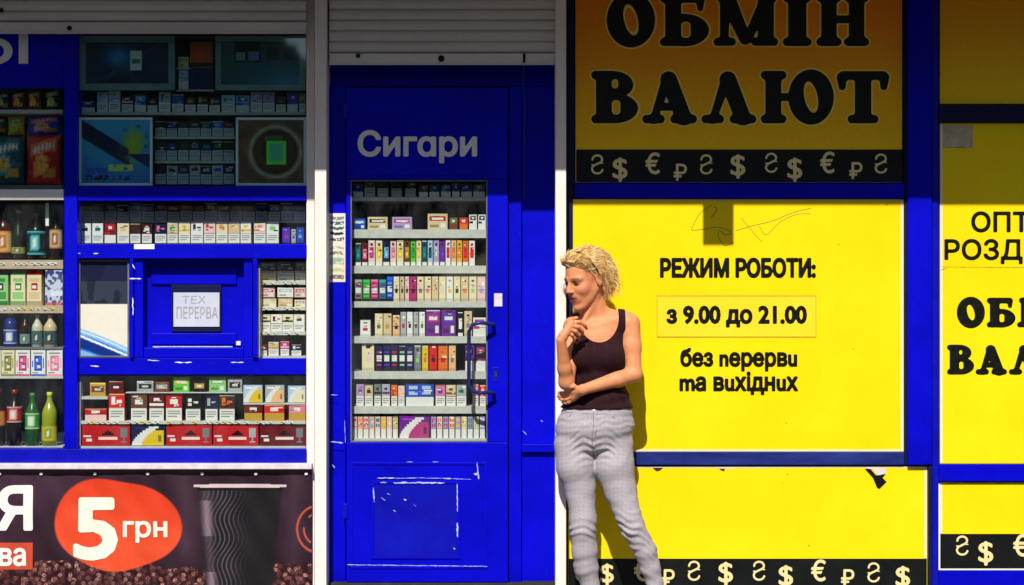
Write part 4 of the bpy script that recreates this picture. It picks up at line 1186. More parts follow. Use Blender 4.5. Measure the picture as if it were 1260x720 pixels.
# ---- tobacco window, shaded rows
shelf(96, 376, 138, 141.5)
row('row under the light boxes', 'the mullion', 138, [(98, 117, 124, 'flag', 'navy', 'violet'), (119, 133, 113, 'cig', 'pale blue', 'light blue'), (133, 148, 112, 'cig', 'pale blue', 'lilac'), (149, 164, 117, 'cig', 'maroon', 'pale pink'), (165, 180, 116, 'flag', 'blue', 'light blue'),
     (181, 194, 120, 'cig', 'black', 'gold'), (195, 210, 113, 'cig', 'silver', 'teal'), (211, 226, 116, 'cig', 'blue', 'teal'), (227, 241, 119, 'cig', 'dark brown', 'gold'), (242, 256, 118, 'cig', 'black', 'gold'), (257, 271, 120, 'cig', 'navy', 'gold'),
     (272, 289, 117, 'cig', 'pale blue', 'teal'), (290, 307, 117, 'flag', 'light blue', 'blue'), (308, 323, 113, 'cig', 'lilac', 'pale pink'), (323, 338, 113, 'cig', 'lilac', 'silver'), (339, 352, 118, 'cig', 'dark brown', 'magenta'), (353, 367, 114, 'flag', 'blue', 'violet'), (367.5, 376, 115, 'cig', 'olive', 'gold')])
for k, (yt, yb_, nm) in enumerate(((149, 168, 'upper'), (174, 198, 'middle'), (203, 227, 'lower'))):
    if k < 2: shelf(190, 289, yb_, yb_ + 3)
    cs = [('black', 'navy'), ('navy', 'blue'), ('black', 'dark teal'), ('black', 'grey'), ('navy', 'teal'), ('blue', 'light blue') if k == 0 else ('black', 'green'), ('dark brown', 'magenta') if k == 0 else ('black', 'maroon')]
    if k == 2: cs = [('black', 'navy'), ('silver', 'navy'), ('navy', 'grey'), ('silver', 'navy'), ('navy', 'silver'), ('silver', 'blue'), ('navy', 'lilac')]
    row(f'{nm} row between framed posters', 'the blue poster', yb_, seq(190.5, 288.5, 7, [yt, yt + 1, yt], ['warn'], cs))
row('beside the orange card above the packs', 'the top', 83, [(219, 232, 70, 'box', 'cream', 'olive')])
row('beside the blue card under the cream carton', 'the top', 110, [(219, 232, 85, 'flag', 'light blue', 'pale blue')])
shelf(217, 234, 83.2, 84.8); shelf(217, 263, 110.4, 112)
# ---- dark and bright rows over the hatch
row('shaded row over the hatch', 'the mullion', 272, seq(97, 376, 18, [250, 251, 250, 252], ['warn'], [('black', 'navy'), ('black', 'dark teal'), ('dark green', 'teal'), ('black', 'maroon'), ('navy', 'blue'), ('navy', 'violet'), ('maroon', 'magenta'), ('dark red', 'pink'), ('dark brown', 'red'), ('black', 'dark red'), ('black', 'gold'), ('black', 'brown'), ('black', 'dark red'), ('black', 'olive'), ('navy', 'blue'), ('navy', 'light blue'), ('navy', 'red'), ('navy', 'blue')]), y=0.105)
shelf(96, 376, 272, 274, yf=0.10)
row('sunlit row above the hatch', 'the mullion', 299.5, [(97, 112, 275, 'cig', 'white', 'navy'), (113, 127, 275, 'cig', 'white', 'teal'), (128, 143, 274, 'flag', 'dark red', 'red'), (144, 159, 275, 'cig', 'cream', 'beige'), (159.5, 173, 275, 'cig', 'dark brown', 'maroon'), (174, 187, 275, 'cig', 'maroon', 'white'),
     (190, 205, 275, 'cig', 'navy', 'pink'), (205.5, 219, 274, 'cig', 'beige', 'green'), (219.5, 234, 273, 'cig', 'cream', 'yellow'), (234.5, 250, 273, 'cig', 'white', 'navy'), (250.5, 265, 273, 'cig', 'pale pink', 'red'), (265.5, 280, 273, 'cig', 'cream', 'orange'),
     (280.5, 295, 273, 'cig', 'beige', 'peach'), (295.5, 309, 273, 'cig', 'white', 'yellow'), (312, 327, 273, 'cig', 'cream', 'pink'), (327.5, 343, 273, 'cig', 'white', 'pale green'), (347, 357, 280, 'slim', 'violet', 'magenta'), (358, 364, 282, 'slim', 'silver', 'violet'), (364.5, 374, 280, 'slim', 'blue', 'light blue')])
# ---- small case beside the hatch
for yt, yb_ in ((346, 350.5), (378, 382), (408, 412.5)): shelf(317, 376, yt, yb_)
slab('shelf_side', 316.8, 330, 319.5, 440, 0.0, 0.2, M['shelf'], kiosk, 0.0005)
row('top of the post-side case', 'the hatch', 333.5, [(319, 340, 322, 'box', 'grey', 'silver'), (341, 362, 322, 'box', 'grey', 'maroon'), (363, 376, 322, 'box', 'grey', 'silver')])
row('second layer of the post-side case', 'the hatch', 346, [(319, 340, 335.5, 'box', 'cream', 'beige'), (341, 362, 335.5, 'box', 'white', 'silver'), (363, 376, 335.5, 'box', 'white', 'beige')])
shelf(317, 376, 333.6, 335.2)
row('third layer of the post-side case', 'the hatch', 366, [(319, 338, 354, 'box', 'pale pink', 'red'), (341, 361, 354, 'box', 'white', 'silver'), (362, 376, 354, 'box', 'pale pink', 'red')])
row('fourth layer of the post-side case', 'the hatch', 378, [(320, 340, 367.5, 'box', 'cream', 'beige'), (342, 360, 367.5, 'box', 'beige', 'peach'), (362, 376, 369, 'box', 'cream', 'grey')])
row('fifth layer of the post-side case', 'the hatch', 408, seq(319, 375, 4, [387], ['cig'], [('cream', 'navy'), ('white', 'dark red'), ('cream', 'black'), ('white', 'brown')]))
row('lowest layer of the post-side case', 'the hatch', 438, [(318, 329, 424, 'cig', 'dark red', 'white'), (330, 343, 421, 'cig', 'beige', 'gold'), (344.5, 356, 420, 'cig', 'magenta', 'pale pink'), (358, 371, 424, 'cig', 'navy', 'white')])
shelf(317, 376, 438, 441)
# ---- rolling tobacco window
shelf(97, 132.5, 488, 491.5, yf=0.012); shelf(154.5, 298.5, 482.6, 484, yf=0.006, yb=0.06); shelf(299.3, 376, 496, 498, yf=0.012); shelf(96, 376, 518, 522, yf=0.008); shelf(96, 376, 549, 552.4, yf=0.008)
slab('shelf_side', 96, 470, 99, 549, 0.0, 0.05, M['shelf'], kiosk, 0.0005)
row('on the short upper shelf beside the blue mullion', 'the mullion', 488, [(110, 130, 471, 'tin', 'gold', 'brown')], y=0.016, depth=.04)
row('lying on the bright red pack below the hatch rail', 'the mullion', 484.4, [(133.5, 152, 469, 'tin', 'dark red', 'maroon')], y=0.016, depth=.035)
row('narrow upper ledge of rolling tobacco window', 'the mullion', 482.6, [(168, 189, 469, 'tin', 'silver', 'black'), (190, 208, 470, 'tin', 'brown', 'silver'), (213, 233, 464, 'box', 'bright green', 'yellow'), (237, 253, 468, 'tin', 'black', 'gold'), (257, 278, 464, 'box', 'pale green', 'bright green'), (280, 298, 466, 'tin', 'silver', 'black')], y=0.010, depth=.04)
row('upper shelf near the white post', 'the green carton', 495.5, [(299, 323, 474, 'slope', 'pale blue', 'yellow'), (326, 350, 474, 'slope', 'silver', 'peach'), (354, 376, 475, 'slope', 'pale blue', 'cream')], y=0.016, depth=.04)
row('standing just above the red cartons', 'the mullion', 518, [(104, 131, 503, 'two', 'red', 'pale pink'), (133.5, 153.5, 484.5, 'cig', 'bright red', 'white'), (160.5, 181, 485, 'cig', 'brown', 'white'), (183, 202, 485, 'cig', 'dark red', 'white'), (203.5, 224, 484.5, 'cig', 'red', 'white'), (228, 247, 487, 'cig', 'black', 'white'),
     (252, 268, 487, 'cig', 'navy', 'silver'), (269.5, 289, 486, 'cig', 'dark brown', 'orange'), (300, 323, 498.5, 'two', 'dark red', 'gold'), (325, 350, 498.5, 'two', 'bright red', 'gold'), (355, 376, 498.5, 'two', 'pink', 'gold')], y=0.013, depth=.04)
row('bottom row above the white sill', 'the mullion', 548.5, [(101, 160, 523, 'case', 'red', 'grey'), (161.5, 203, 523, 'slope', 'navy', 'yellow'), (204, 261, 523, 'case', 'red', 'grey'), (262, 318, 523, 'case', 'red', 'silver'), (319.5, 376, 523, 'case', 'dark red', 'grey')], y=0.013, depth=.04)
# ---- drinks and snacks window
shelf(LX, 77.5, 135, 139.5, 'shelf'); shelf(LX, 77.5, 320, 331, 'shelf_tan'); shelf(LX, 77.5, 376, 385.5, 'shelf_tan'); shelf(LX, 77.5, 463, 466); shelf(LX, 77.5, 228, 232.5, 'case_side'); shelf(LX, 77.5, 549, 552.4); shelf(LX, 77.5, 427, 430, 'case_side')
row('top shelf of the drinks window', 'the mullion', 135, [(-8, 11, 112, 'bag', 'navy', 'teal'), (12, 30, 111, 'bag', 'dark brown', 'orange'), (32, 50, 110, 'bag', 'brown', 'gold'), (53, 73, 109, 'bag', 'dark green', 'pale green')], rev=True)
row('hanging behind the large snack bags', 'the mullion', 166, [(-14, 8, 143, 'bag', 'dark green', 'olive'), (8, 29, 142, 'bag', 'yellow', 'bright green'), (31, 76, 141, 'bag', 'blue', 'pink')], y=0.12, rev=True)
row('second shelf of the drinks window', 'the mullion', 228, [(-16, 29, 166, 'bag', 'dark teal', 'teal'), (31, 74, 165, 'bag', 'red', 'orange')], y=0.07, rev=True)
def bottle(px, pb, pt, wpx, body, cap, lab, labc, label, y=0.085, neck=.34, cloudy=False):
    h, r = (pb - pt) / PXM, wpx / PXM / 2
    t = thing('bottle', label, 'bottle', (X(px, y), y, Z(pb, y)), 'bottles in the drinks window')
    sh = 1 - neck
    prof = [(r * .9, 0), (r, .002), (r, h * sh * .86), (r * .98, h * sh * .93), (r * .90, h * sh), (r * .74, h * (sh + neck * .18)), (r * .54, h * (sh + neck * .34)), (r * .38, h * (sh + neck * .52)), (r * .32, h * (sh + neck * .7)), (r * .30, h * .95), (r * .30, h * .955)]
    o = link('body', lathe_mesh('body', prof, 16, [lin(body)] * len(prof)), M['plastic'], t, t.location)
    c = [(r * .36, h * .93), (r * .38, h * .94), (r * .38, h), (r * .30, h * 1.004)]
    link('cap', lathe_mesh('cap', c, 12, [lin(cap)] * 4), M['plastic'], t, t.location)
    if lab:
        # printed label with a coloured band and a crest
        V, F, C = [], [], []
        z0, z1 = lab[0] * h, lab[1] * h; n, m = 20, 8
        for j in range(m + 1):
            for i in range(n):
                th = 2 * math.pi * i / n; rr = r * 1.02
                V.append((rr * math.cos(th), rr * math.sin(th), z0 + (z1 - z0) * j / m))
                fr = abs((th - 1.5 * math.pi))
                cc = labc[0]
                if j in (0, m): cc = labc[1]
                elif fr < .55 and 2 <= j <= m - 2: cc = labc[1]
                if fr < .2 and 3 <= j <= m - 3: cc = (236, 228, 210)
                C.append(lin(cc))
        for j in range(m):
            for i in range(n):
                k = (i + 1) % n; F.append((j * n + i, j * n + k, (j + 1) * n + k, (j + 1) * n + i))
        link('label', mesh_np('label', V, F, np.array(C)), M['print'], t, t.location, True)
    return t
bottle(5, 317, 257, 20, (60, 30, 14), (30, 22, 16), (.1, .55), ((214, 176, 110), (190, 90, 40)), 'amber bottle with beige label on the wine shelf of the drinks window')
bottle(23, 317, 258, 17, (14, 26, 14), (190, 170, 90), (.08, .22), ((150, 150, 80), (90, 96, 50)), 'slim dark green bottle with gold neck on the wine shelf', neck=.5)
bottle(45, 318, 262, 23, (12, 16, 20), (120, 70, 40), (.08, .6), ((24, 40, 50), (90, 190, 200)), 'stout black bottle with swirling teal label on the wine shelf')
bottle(69, 318, 270, 16, (40, 26, 20), (40, 34, 30), (.25, .75), ((206, 178, 130), (150, 60, 50)), 'small brown bottle with tan label nearest the mullion on the wine shelf')
slab('price_strip', 56, 250, 60, 278, 0.051, 0.052, M['frame_white'], kiosk, 0)
def carton(px0, px1, pt, pb, c1, c2, top, label, y=0.07):
    w, h = (px1 - px0) / PXM, (pb - pt) / PXM
    t = thing('juice_carton', label, 'carton', (X((px0 + px1) / 2, y), y, Z(pb, y)), 'cartons in the drinks window')
    rects = [(0, .0, 1, .14, mul(P(c2), .8)), (.1, .2, .9, .44, P(c2)), (.3, .5, .75, .74, P(top)), (.15, .78, .85, .9, P(c2)), (.35, .56, .65, .66, (240, 236, 226))]
    me = printed_box(('jc', px0), w, w * .8, h * .86, P(c1), rects)
    link('body', me, None, t, t.location)
    V = [(-w / 2, 0, h * .86), (w / 2, 0, h * .86), (w / 2, w * .8, h * .86), (-w / 2, w * .8, h * .86), (-w / 2, w * .4, h), (w / 2, w * .4, h)]
    F = [(0, 1, 5, 4), (2, 3, 4, 5), (1, 2, 5), (3, 0, 4)]
    link('gable_top', mesh_np('gable_top', V, F, np.array([lin(P(top))] * 6)), M['print'], t, t.location)
carton(-12, 10, 332, 376, 'pale green', 'green', 'navy', 'pale green carton with navy top beside the sun-bleached edge of the juice shelf')
carton(13, 31, 332, 376, 'cream', 'pale green', 'green', 'cream carton with green top on the juice shelf')
carton(33, 51, 332, 376, 'cream', 'beige', 'red', 'cream carton with red top on the juice shelf')
def p_pat(gx, gy):
    n = vnoise(gx / 2.6, gy / 3.2, 13)
    c = mixc(solid(gx, (200, 206, 232)), (40, 50, 120), (n > .55) * .9); c = mixc(c, (206, 70, 70), inrect(gx, gy, 50, 372, 80, 377) * .7)
    return mixc(c, (226, 228, 240), inrect(gx, gy, 62, 358, 76, 364))
t = thing('patterned_sack', 'white sack with dense blue print nearest the mullion on the juice shelf', 'sack', (X(66, .058), .058, Z(376, .058)))
print_sheet('print', 55.5, 332, 77, 376, .058, p_pat, t, 0.7); slab('body', 55.5, 332, 77, 376, .0585, .11, M['letter_white'], t, 0.001)
bottle(13, 427, 384, 17, (18, 34, 120), (190, 150, 60), (.1, .5), ((24, 50, 150), (200, 210, 230)), 'blue bottle with gold cap on the shelf above the price cards', neck=.28)
bottle(31, 427, 386, 13, (40, 14, 18), (180, 20, 30), (.1, .4), ((120, 150, 150), (70, 110, 120)), 'small dark bottle with red cap on the shelf above the price cards')
bottle(46, 427, 387, 14, (190, 190, 170), (220, 170, 80), (.08, .5), ((70, 110, 110), (40, 60, 60)), 'pale bottle with amber cap beside the red capped one')
bottle(62, 427, 387, 17, (200, 180, 140), (226, 190, 110), (.08, .5), ((60, 90, 90), (30, 50, 50)), 'pale bottle with yellow cap nearest the mullion above the price cards')
row('shelf edge under the small bottles', 'the mullion', 463, [(-16, 1, 431, 'lab', 'white', 'pale pink'), (1, 18, 431, 'lab', 'cream', 'olive'), (18.5, 37, 431, 'lab', 'white', 'magenta'), (37.5, 56, 431, 'lab', 'white', 'blue'), (56.5, 77, 431, 'lab', 'white', 'pink')], y=0.05, depth=0.004, rev=True)
bottle(-2, 548, 478, 18, (30, 12, 10), (150, 20, 24), (.35, .62), ((196, 130, 60), (150, 40, 30)), 'dark cola bottle with orange label at the outer end of the bottom shelf')
bottle(18, 548, 479, 19, (26, 10, 10), (150, 16, 24), (.42, .70), ((178, 20, 34), (220, 190, 180)), 'dark cola bottle with red label on the bottom shelf')
bottle(40, 548, 483, 18, (30, 90, 34), (40, 130, 50), (.32, .62), ((40, 150, 60), (210, 226, 200)), 'green lemonade bottle with green cap on the bottom shelf')
bottle(61, 548, 482, 19, (150, 160, 30), (206, 200, 60), (.08, .38), ((206, 186, 50), (120, 150, 40)), 'yellow lemonade bottle nearest the mullion on the bottom shelf')
for px, c1, c2 in ((-52, 'dark teal', 'teal'), ):
    pass

# ---- door display
DS = 0.0
for yt, yb_ in ((242.5, 247), (282.5, 293), (327, 336.5), (371, 378.5), (414, 422.5), (457, 466.5), (500, 509), (539.5, 543.5)):
    slab('shelf', 433, yt, 598, yb_, 0.022, 0.29, M['shelf'], kiosk, 0.001)
YG2 = 0.030
def drow(where, ybot, items): row(where, 'the hinge side', ybot, items, y=YG2, depth=0.045, group='goods ' + where)
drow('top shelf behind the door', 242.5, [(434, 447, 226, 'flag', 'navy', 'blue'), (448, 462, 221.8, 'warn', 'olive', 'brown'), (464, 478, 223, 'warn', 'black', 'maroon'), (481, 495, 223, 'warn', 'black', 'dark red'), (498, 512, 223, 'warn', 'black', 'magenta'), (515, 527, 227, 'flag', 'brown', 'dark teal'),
     (528, 541, 227, 'flag', 'dark teal', 'blue'), (542, 555, 226, 'flag', 'navy', 'light blue'), (556, 566, 226, 'flag', 'dark teal', 'blue'), (567, 581, 226, 'flag', 'blue', 'navy'), (582, 597, 226, 'flag', 'dark teal', 'grey')])
drow('second shelf behind the door', 282.5, [(434, 450, 269, 'box', 'blue', 'light blue'), (452, 477, 267, 'box', 'beige', 'maroon'), (482, 507, 267, 'box', 'lilac', 'magenta'), (526, 551, 263, 'box', 'beige', 'red'), (553, 563, 268, 'two', 'olive', 'brown'), (565, 576, 268, 'two', 'bright red', 'orange'), (577, 587, 264, 'flag', 'white', 'dark brown'), (588, 598, 264, 'flag', 'white', 'navy')])
xs3 = [437, 445, 453, 462, 471, 480, 488, 497, 505, 512, 519, 526, 533, 541, 548, 555, 562, 569, 577, 585]
cs3 = [('dark teal', 'teal'), ('dark red', 'pink'), ('pale pink', 'magenta'), ('cream', 'yellow'), ('navy', 'light blue'), ('pale pink', 'pink'), ('cream', 'yellow'), ('brown', 'gold'), ('bright green', 'green'), ('cream', 'yellow'), ('dark teal', 'teal'), ('pale blue', 'dark teal'), ('lilac', 'silver'),
       ('purple', 'violet'), ('white', 'red'), ('peach', 'orange'), ('yellow', 'orange'), ('orange', 'bright red'), ('white', 'bright red')]
drow('third shelf behind the door', 327, [(xs3[i], xs3[i + 1] - .4, 299 if i < 2 else 296, 'vape', a, b) for i, (a, b) in enumerate(cs3)])
xs4 = [436, 446, 456, 466, 475.5, 484, 492, 498, 504, 513, 522, 531, 540, 549, 558, 567, 577, 587, 598]
cs4 = [('can', 'grey', 'dark red'), ('can', 'green', 'bright green'), ('can', 'magenta', 'pink'), ('can', 'teal', 'purple'), ('can', 'blue', 'light blue'), ('slim', 'cream', 'black'), ('slim', 'beige', 'black'), ('slim', 'pale pink', 'dark red'), ('slim', 'magenta', 'dark red'),
       ('slim', 'cream', 'grey'), ('slim', 'cream', 'pink'), ('slim', 'beige', 'peach'), ('slim', 'cream', 'pale pink'), ('slim', 'white', 'yellow'), ('slim', 'cream', 'black'), ('slim', 'beige', 'orange'), ('slim', 'cream', 'pale green'), ('slim', 'pale pink', 'lilac')]
drow('fourth shelf behind the door', 371, [(xs4[i], xs4[i + 1] - .4, 344 if i < 4 else 340.5, k, a, b) for i, (k, a, b) in enumerate(cs4)])
drow('fifth shelf behind the door', 414, [(443, 456, 394, 'slim', 'white', 'red'), (461, 471, 386, 'slim', 'cream', 'olive'), (471.5, 482, 386, 'slim', 'beige', 'gold'), (483, 492, 388, 'slim', 'peach', 'navy'), (492.5, 500, 384, 'slim', 'silver', 'red'), (500.5, 508, 384, 'slim', 'white', 'maroon'), (508.5, 515, 384, 'slim', 'silver', 'brown'), (515.5, 523, 384, 'slim', 'white', 'olive'),
     (524, 542, 381.5, 'box', 'purple', 'magenta'), (543, 561, 381.5, 'box', 'purple', 'violet'), (563, 570, 384, 'vape', 'black', 'white'), (571, 581, 383, 'slim', 'beige', 'grey'), (582, 598, 391, 'flag', 'white', 'magenta')])
drow('sixth shelf behind the door', 457, [(445, 460.5, 421.5, 'slim', 'cream', 'pale pink')] + [(462 + i * 9.4, 471 + i * 9.4, 425, 'can', 'navy', c) for i, c in enumerate(('magenta', 'violet', 'red', 'pale green', 'lilac'))] +
     [(509.5, 518, 425, 'slim', 'grey', 'pale green'), (519, 527, 425, 'slim', 'yellow', 'orange'), (528, 538, 424, 'slim', 'bright red', 'maroon'), (539, 551, 425, 'slim', 'orange', 'red'), (552, 561, 425, 'slim', 'peach', 'grey'), (572, 584, 425, 'flag', 'purple', 'navy'), (585, 598, 425, 'flag', 'navy', 'magenta')])
drow('seventh shelf behind the door', 500, [(438, 448, 473, 'cig', 'lilac', 'magenta'), (448.5, 459, 474, 'cig', 'beige', 'maroon'), (460, 469, 473, 'cig', 'grey', 'black'), (469.5, 480, 473, 'cig', 'silver', 'purple'), (481, 489, 474, 'cig', 'orange', 'red'), (489.5, 498, 475, 'cig', 'pale pink', 'peach'),
     (499, 534, 473, 'dots', 'blue', 'pale blue'), (535.5, 548, 474, 'cig', 'pink', 'blue'), (548.5, 561, 474, 'cig', 'beige', 'brown'), (561.5, 574, 474, 'cig', 'silver', 'green'), (581, 589, 473, 'cig', 'pink', 'lilac'), (590, 598, 474, 'cig', 'bright red', 'white')])
cs8 = ['bright red', 'pink', 'bright red', 'light blue', 'teal', 'yellow', 'peach', 'pale green']
drow('bottom door shelf', 539.5, [(432.5 + i * 7.2, 439.3 + i * 7.2, 513, 'dots', 'peach' if i % 2 else 'pale pink', c) for i, c in enumerate(cs8)] + [(491, 529, 512, 'slope', 'purple', 'magenta')] +
     [(530 + i * 7.5, 537 + i * 7.5, 513, 'dots', 'cream' if i % 2 else 'lilac', c) for i, c in enumerate(('magenta', 'pink', 'magenta', 'bright red', 'yellow', 'yellow', 'green', 'pale green', 'white'))])
# price tags clipped along the shelf edges (one strip of tags per shelf)
rt2 = random.Random(9)
def tags(px0, px1, py, y, h=4.2):
    V, F, C = [], [], []
    px = px0 + rt2.uniform(0, 5)
    while px < px1 - 8:
        w = rt2.uniform(5, 8.5); j = rt2.uniform(-.4, .4)
        for (a, b, c, d, col, yy) in ((px, py + j, px + w, py + h + j, rt2.choice([(230, 228, 220), (224, 220, 200), (236, 236, 236), (230, 214, 130)]), 0), (px + .8, py + 1 + j, px + w * .6, py + 1.9 + j, (60, 60, 64), -.0004), (px + w * .55, py + 2.4 + j, px + w - .6, py + 3.6 + j, (30, 30, 34), -.0004)):
            s = len(V); V += [(X(a, y), yy, Z(d, y)), (X(c, y), yy, Z(d, y)), (X(c, y), yy, Z(b, y)), (X(a, y), yy, Z(b, y))]; F.append((s, s + 1, s + 2, s + 3)); C += [lin(col)] * 4
        px += w + rt2.choice([.6, 1.2, 3, 9])
    o = Vector(V[0])
    ob = link('price_tags', mesh_np('price_tags', [Vector(v) - o for v in V], F, np.array(C)), M['print'], kiosk, o + Vector((0, y, 0)))
    ob['kind'] = 'stuff'
for a, b, c in ((LX, 77, 323), (LX, 77, 378.5), (317.5, 375, 346.6), (317.5, 375, 378.2), (317.5, 375, 408.6)): tags(a, b, c, 0.0505, 3.4)
tags(100, 375, 518.2, 0.0065, 3.4)
# ================================================================== THE WOMAN
def W(px, py, y): return np.array([X(px, y), y, Z(py, y)], np.float32)
gx_ = np.arange(X(668, -.4), X(862, -.3), 0.0032).astype(np.float32)
gy_ = np.arange(-0.56, -0.10, 0.0034).astype(np.float32)
gz_ = np.concatenate([np.arange(-0.012, 1.06, 0.0055), np.arange(1.06, 1.78, 0.003)]).astype(np.float32)
SHAPE = (len(gx_), len(gy_), len(gz_))
class Field:
    def __init__(s): s.d = np.full(SHAPE, 0.5, np.float32)
    def win(s, lo, hi, m):
        a = [max(0, np.searchsorted(g, l - m) - 1) for g, l in zip((gx_, gy_, gz_), lo)]
        b = [min(len(g), np.searchsorted(g, h + m) + 2) for g, h in zip((gx_, gy_, gz_), hi)]
        return tuple(slice(p, q) for p, q in zip(a, b))
    def pts(s, w): return gx_[w[0]][:, None, None], gy_[w[1]][None, :, None], gz_[w[2]][None, None, :]
    def blend(s, w, v, k):
        d = s.d[w]
        h = np.clip(0.5 + 0.5 * (d - v) / k, 0, 1)
        s.d[w] = d + (v - d) * h - k * h * (1 - h)
    def cap(s, a, b, ra, rb, k=0.012):
        r = max(ra, rb); w = s.win(np.minimum(a, b) - r, np.maximum(a, b) + r, k + 0.03)
        x, y, z = s.pts(w); d = b - a; L = float((d * d).sum())
        t = np.clip(((x - a[0]) * d[0] + (y - a[1]) * d[1] + (z - a[2]) * d[2]) / L, 0, 1)
        v = np.sqrt((x - a[0] - t * d[0]) ** 2 + (y - a[1] - t * d[1]) ** 2 + (z - a[2] - t * d[2]) ** 2) - (ra + (rb - ra) * t)
        s.blend(w, v, k)
    def chain(s, P, R, k=0.012):
        for i in range(len(P) - 1): s.cap(P[i], P[i + 1], R[i], R[i + 1], k)
    def ell(s, c, r, B=None, k=0.012, carve=False):
        R = max(r); w = s.win(c - R, c + R, k + 0.03)
        x, y, z = s.pts(w); x, y, z = x - c[0], y - c[1], z - c[2]
        if B is not None: x, y, z = (x * B[0][0] + y * B[0][1] + z * B[0][2], x * B[1][0] + y * B[1][1] + z * B[1][2], x * B[2][0] + y * B[2][1] + z * B[2][2])
        k0 = np.sqrt((x / r[0]) ** 2 + (y / r[1]) ** 2 + (z / r[2]) ** 2)
        k1 = np.sqrt((x / r[0] ** 2) ** 2 + (y / r[1] ** 2) ** 2 + (z / r[2] ** 2) ** 2) + 1e-6
        v = (k0 * (k0 - 1) / k1).astype(np.float32)
        if carve:
            d = s.d[w]; v = -v
            h = np.clip(0.5 - 0.5 * (d - v) / k, 0, 1); s.d[w] = d + (v - d) * h + k * h * (1 - h)
        else: s.blend(w, v, k)

def surf(name, D, colfn=None):
    """naive surface nets over the grid"""
    D = np.asarray(D, np.float32)
    I = D < 0
    I[0], I[-1] = False, False; I[:, 0], I[:, -1] = False, False; I[:, :, 0], I[:, :, -1] = False, False
    cnt = np.zeros((SHAPE[0] - 1, SHAPE[1] - 1, SHAPE[2] - 1), np.int8)
    for a in (0, 1):
        for b in (0, 1):
            for c in (0, 1):
                cnt += I[a:SHAPE[0] - 1 + a, b:SHAPE[1] - 1 + b, c:SHAPE[2] - 1 + c]
    ci = np.argwhere((cnt > 0) & (cnt < 8)).astype(np.int32)
    idm = np.full(cnt.shape, -1, np.int32); idm[ci[:, 0], ci[:, 1], ci[:, 2]] = np.arange(len(ci))
    del cnt
    corner = [(a, b, c) for a in (0, 1) for b in (0, 1) for c in (0, 1)]
    val = np.stack([D[ci[:, 0] + a, ci[:, 1] + b, ci[:, 2] + c] for a, b, c in corner], 1)
    pos = np.stack([np.stack([gx_[ci[:, 0] + a], gy_[ci[:, 1] + b], gz_[ci[:, 2] + c]], 1) for a, b, c in corner], 1)
    acc = np.zeros((len(ci), 3)); n = np.zeros(len(ci))
    for i in range(8):
        for j in range(i + 1, 8):
            if sum(abs(p - q) for p, q in zip(corner[i], corner[j])) != 1: continue
            m = (val[:, i] < 0) != (val[:, j] < 0)
            t = val[:, i] / np.where(np.abs(val[:, i] - val[:, j]) < 1e-9, 1, val[:, i] - val[:, j])
            p = pos[:, i] + np.clip(t, 0, 1)[:, None] * (pos[:, j] - pos[:, i])
            acc[m] += p[m]; n[m] += 1
    V = acc / np.maximum(n, 1)[:, None]
    Q = []
    for ax in range(3):
        s0 = [slice(1, -1)] * 3; s0[ax] = slice(0, -1); s1 = list(s0); s1[ax] = slice(1, None)
        A, B = I[tuple(s0)], I[tuple(s1)]
        for fl, MM in ((False, A & ~B), (True, ~A & B)):
            e = np.argwhere(MM)
            if not len(e): continue
            off = np.array([1, 1, 1]); off[ax] = 0
            e = e + off
            u, v = (ax + 1) % 3, (ax + 2) % 3
            c = []
            for du, dv in ((-1, -1), (0, -1), (0, 0), (-1, 0)):
                f = e.copy(); f[:, u] += du; f[:, v] += dv; c.append(idm[f[:, 0], f[:, 1], f[:, 2]])
            q = np.stack(c, 1)
            Q.append(q[:, ::-1] if fl else q)
    Q = np.concatenate(Q); Q = Q[(Q >= 0).all(1)]
    me = bpy.data.meshes.new(name)
    me.vertices.add(len(V)); me.vertices.foreach_set('co', V.astype(np.float32).ravel())
    me.loops.add(Q.size); me.loops.foreach_set('vertex_index', Q.ravel().astype(np.int32))
    me.polygons.add(len(Q)); me.polygons.foreach_set('loop_start', np.arange(0, Q.size, 4, dtype=np.int32))
    me.polygons.foreach_set('use_smooth', np.ones(len(Q), bool))
    if colfn is not None:
        a = me.color_attributes.new('Col', 'FLOAT_COLOR', 'POINT')
        cc = np.ones((len(V), 4), np.float32); cc[:, :3] = colfn(V)
        a.data.foreach_set('color', cc.ravel())
    me.update(calc_edges=True)
    return me

person = thing('person', 'blonde woman in dark tank top and pale checked jeans leaning on the white post', 'person', (X(740, -.28), -.28, 0.0))
# --- joints
Y0 = -0.275
hipR, hipL = W(708, 550, Y0), W(758, 552, Y0)
kneR, kneL = W(717.5, 652, -.315), W(781, 650, -.335)
ankR, ankL = W(732, 772, -.27), W(823, 776, -.30)
legs = Field()
legs.ell(W(731.5, 528, Y0), (0.160, 0.112, 0.085), k=.03)
legs.ell(W(731.5, 546, Y0), (0.163, 0.094, 0.052), k=.03)
legs.ell(W(712, 540, Y0 + .05), (.083, .095, .085), k=.025); legs.ell(W(754, 540, Y0 + .05), (.083, .095, .085), k=.025)
legs.ell(W(735, 508, Y0), (0.146, 0.098, 0.06), k=.03)
RL = [(708, 552, Y0, .084), (709.0, 576, -.292, .077), (714.5, 602, -.295, .061), (718, 638, -.31, .052), (717.5, 652, -.315, .0495), (720, 680, -.300, .0495), (722, 700, -.29, .0460), (727, 721, -.28, .0350), (733, 772, -.27, .030)]
LL = [(755, 550, Y0, .080), (756.5, 576, -.295, .082), (763, 602, -.305, .066), (774.5, 638, -.33, .052), (780, 651, -.335, .0485), (795, 680, -.320, .0450), (801, 700, -.31, .0400), (807, 721, -.305, .0315), (823, 776, -.30, .029)]
legs.chain([W(*q[:3]) for q in RL], [q[3] for q in RL], .018)
legs.chain([W(*q[:3]) for q in LL], [q[3] for q in LL], .012)
legs_skin = legs.d.copy()
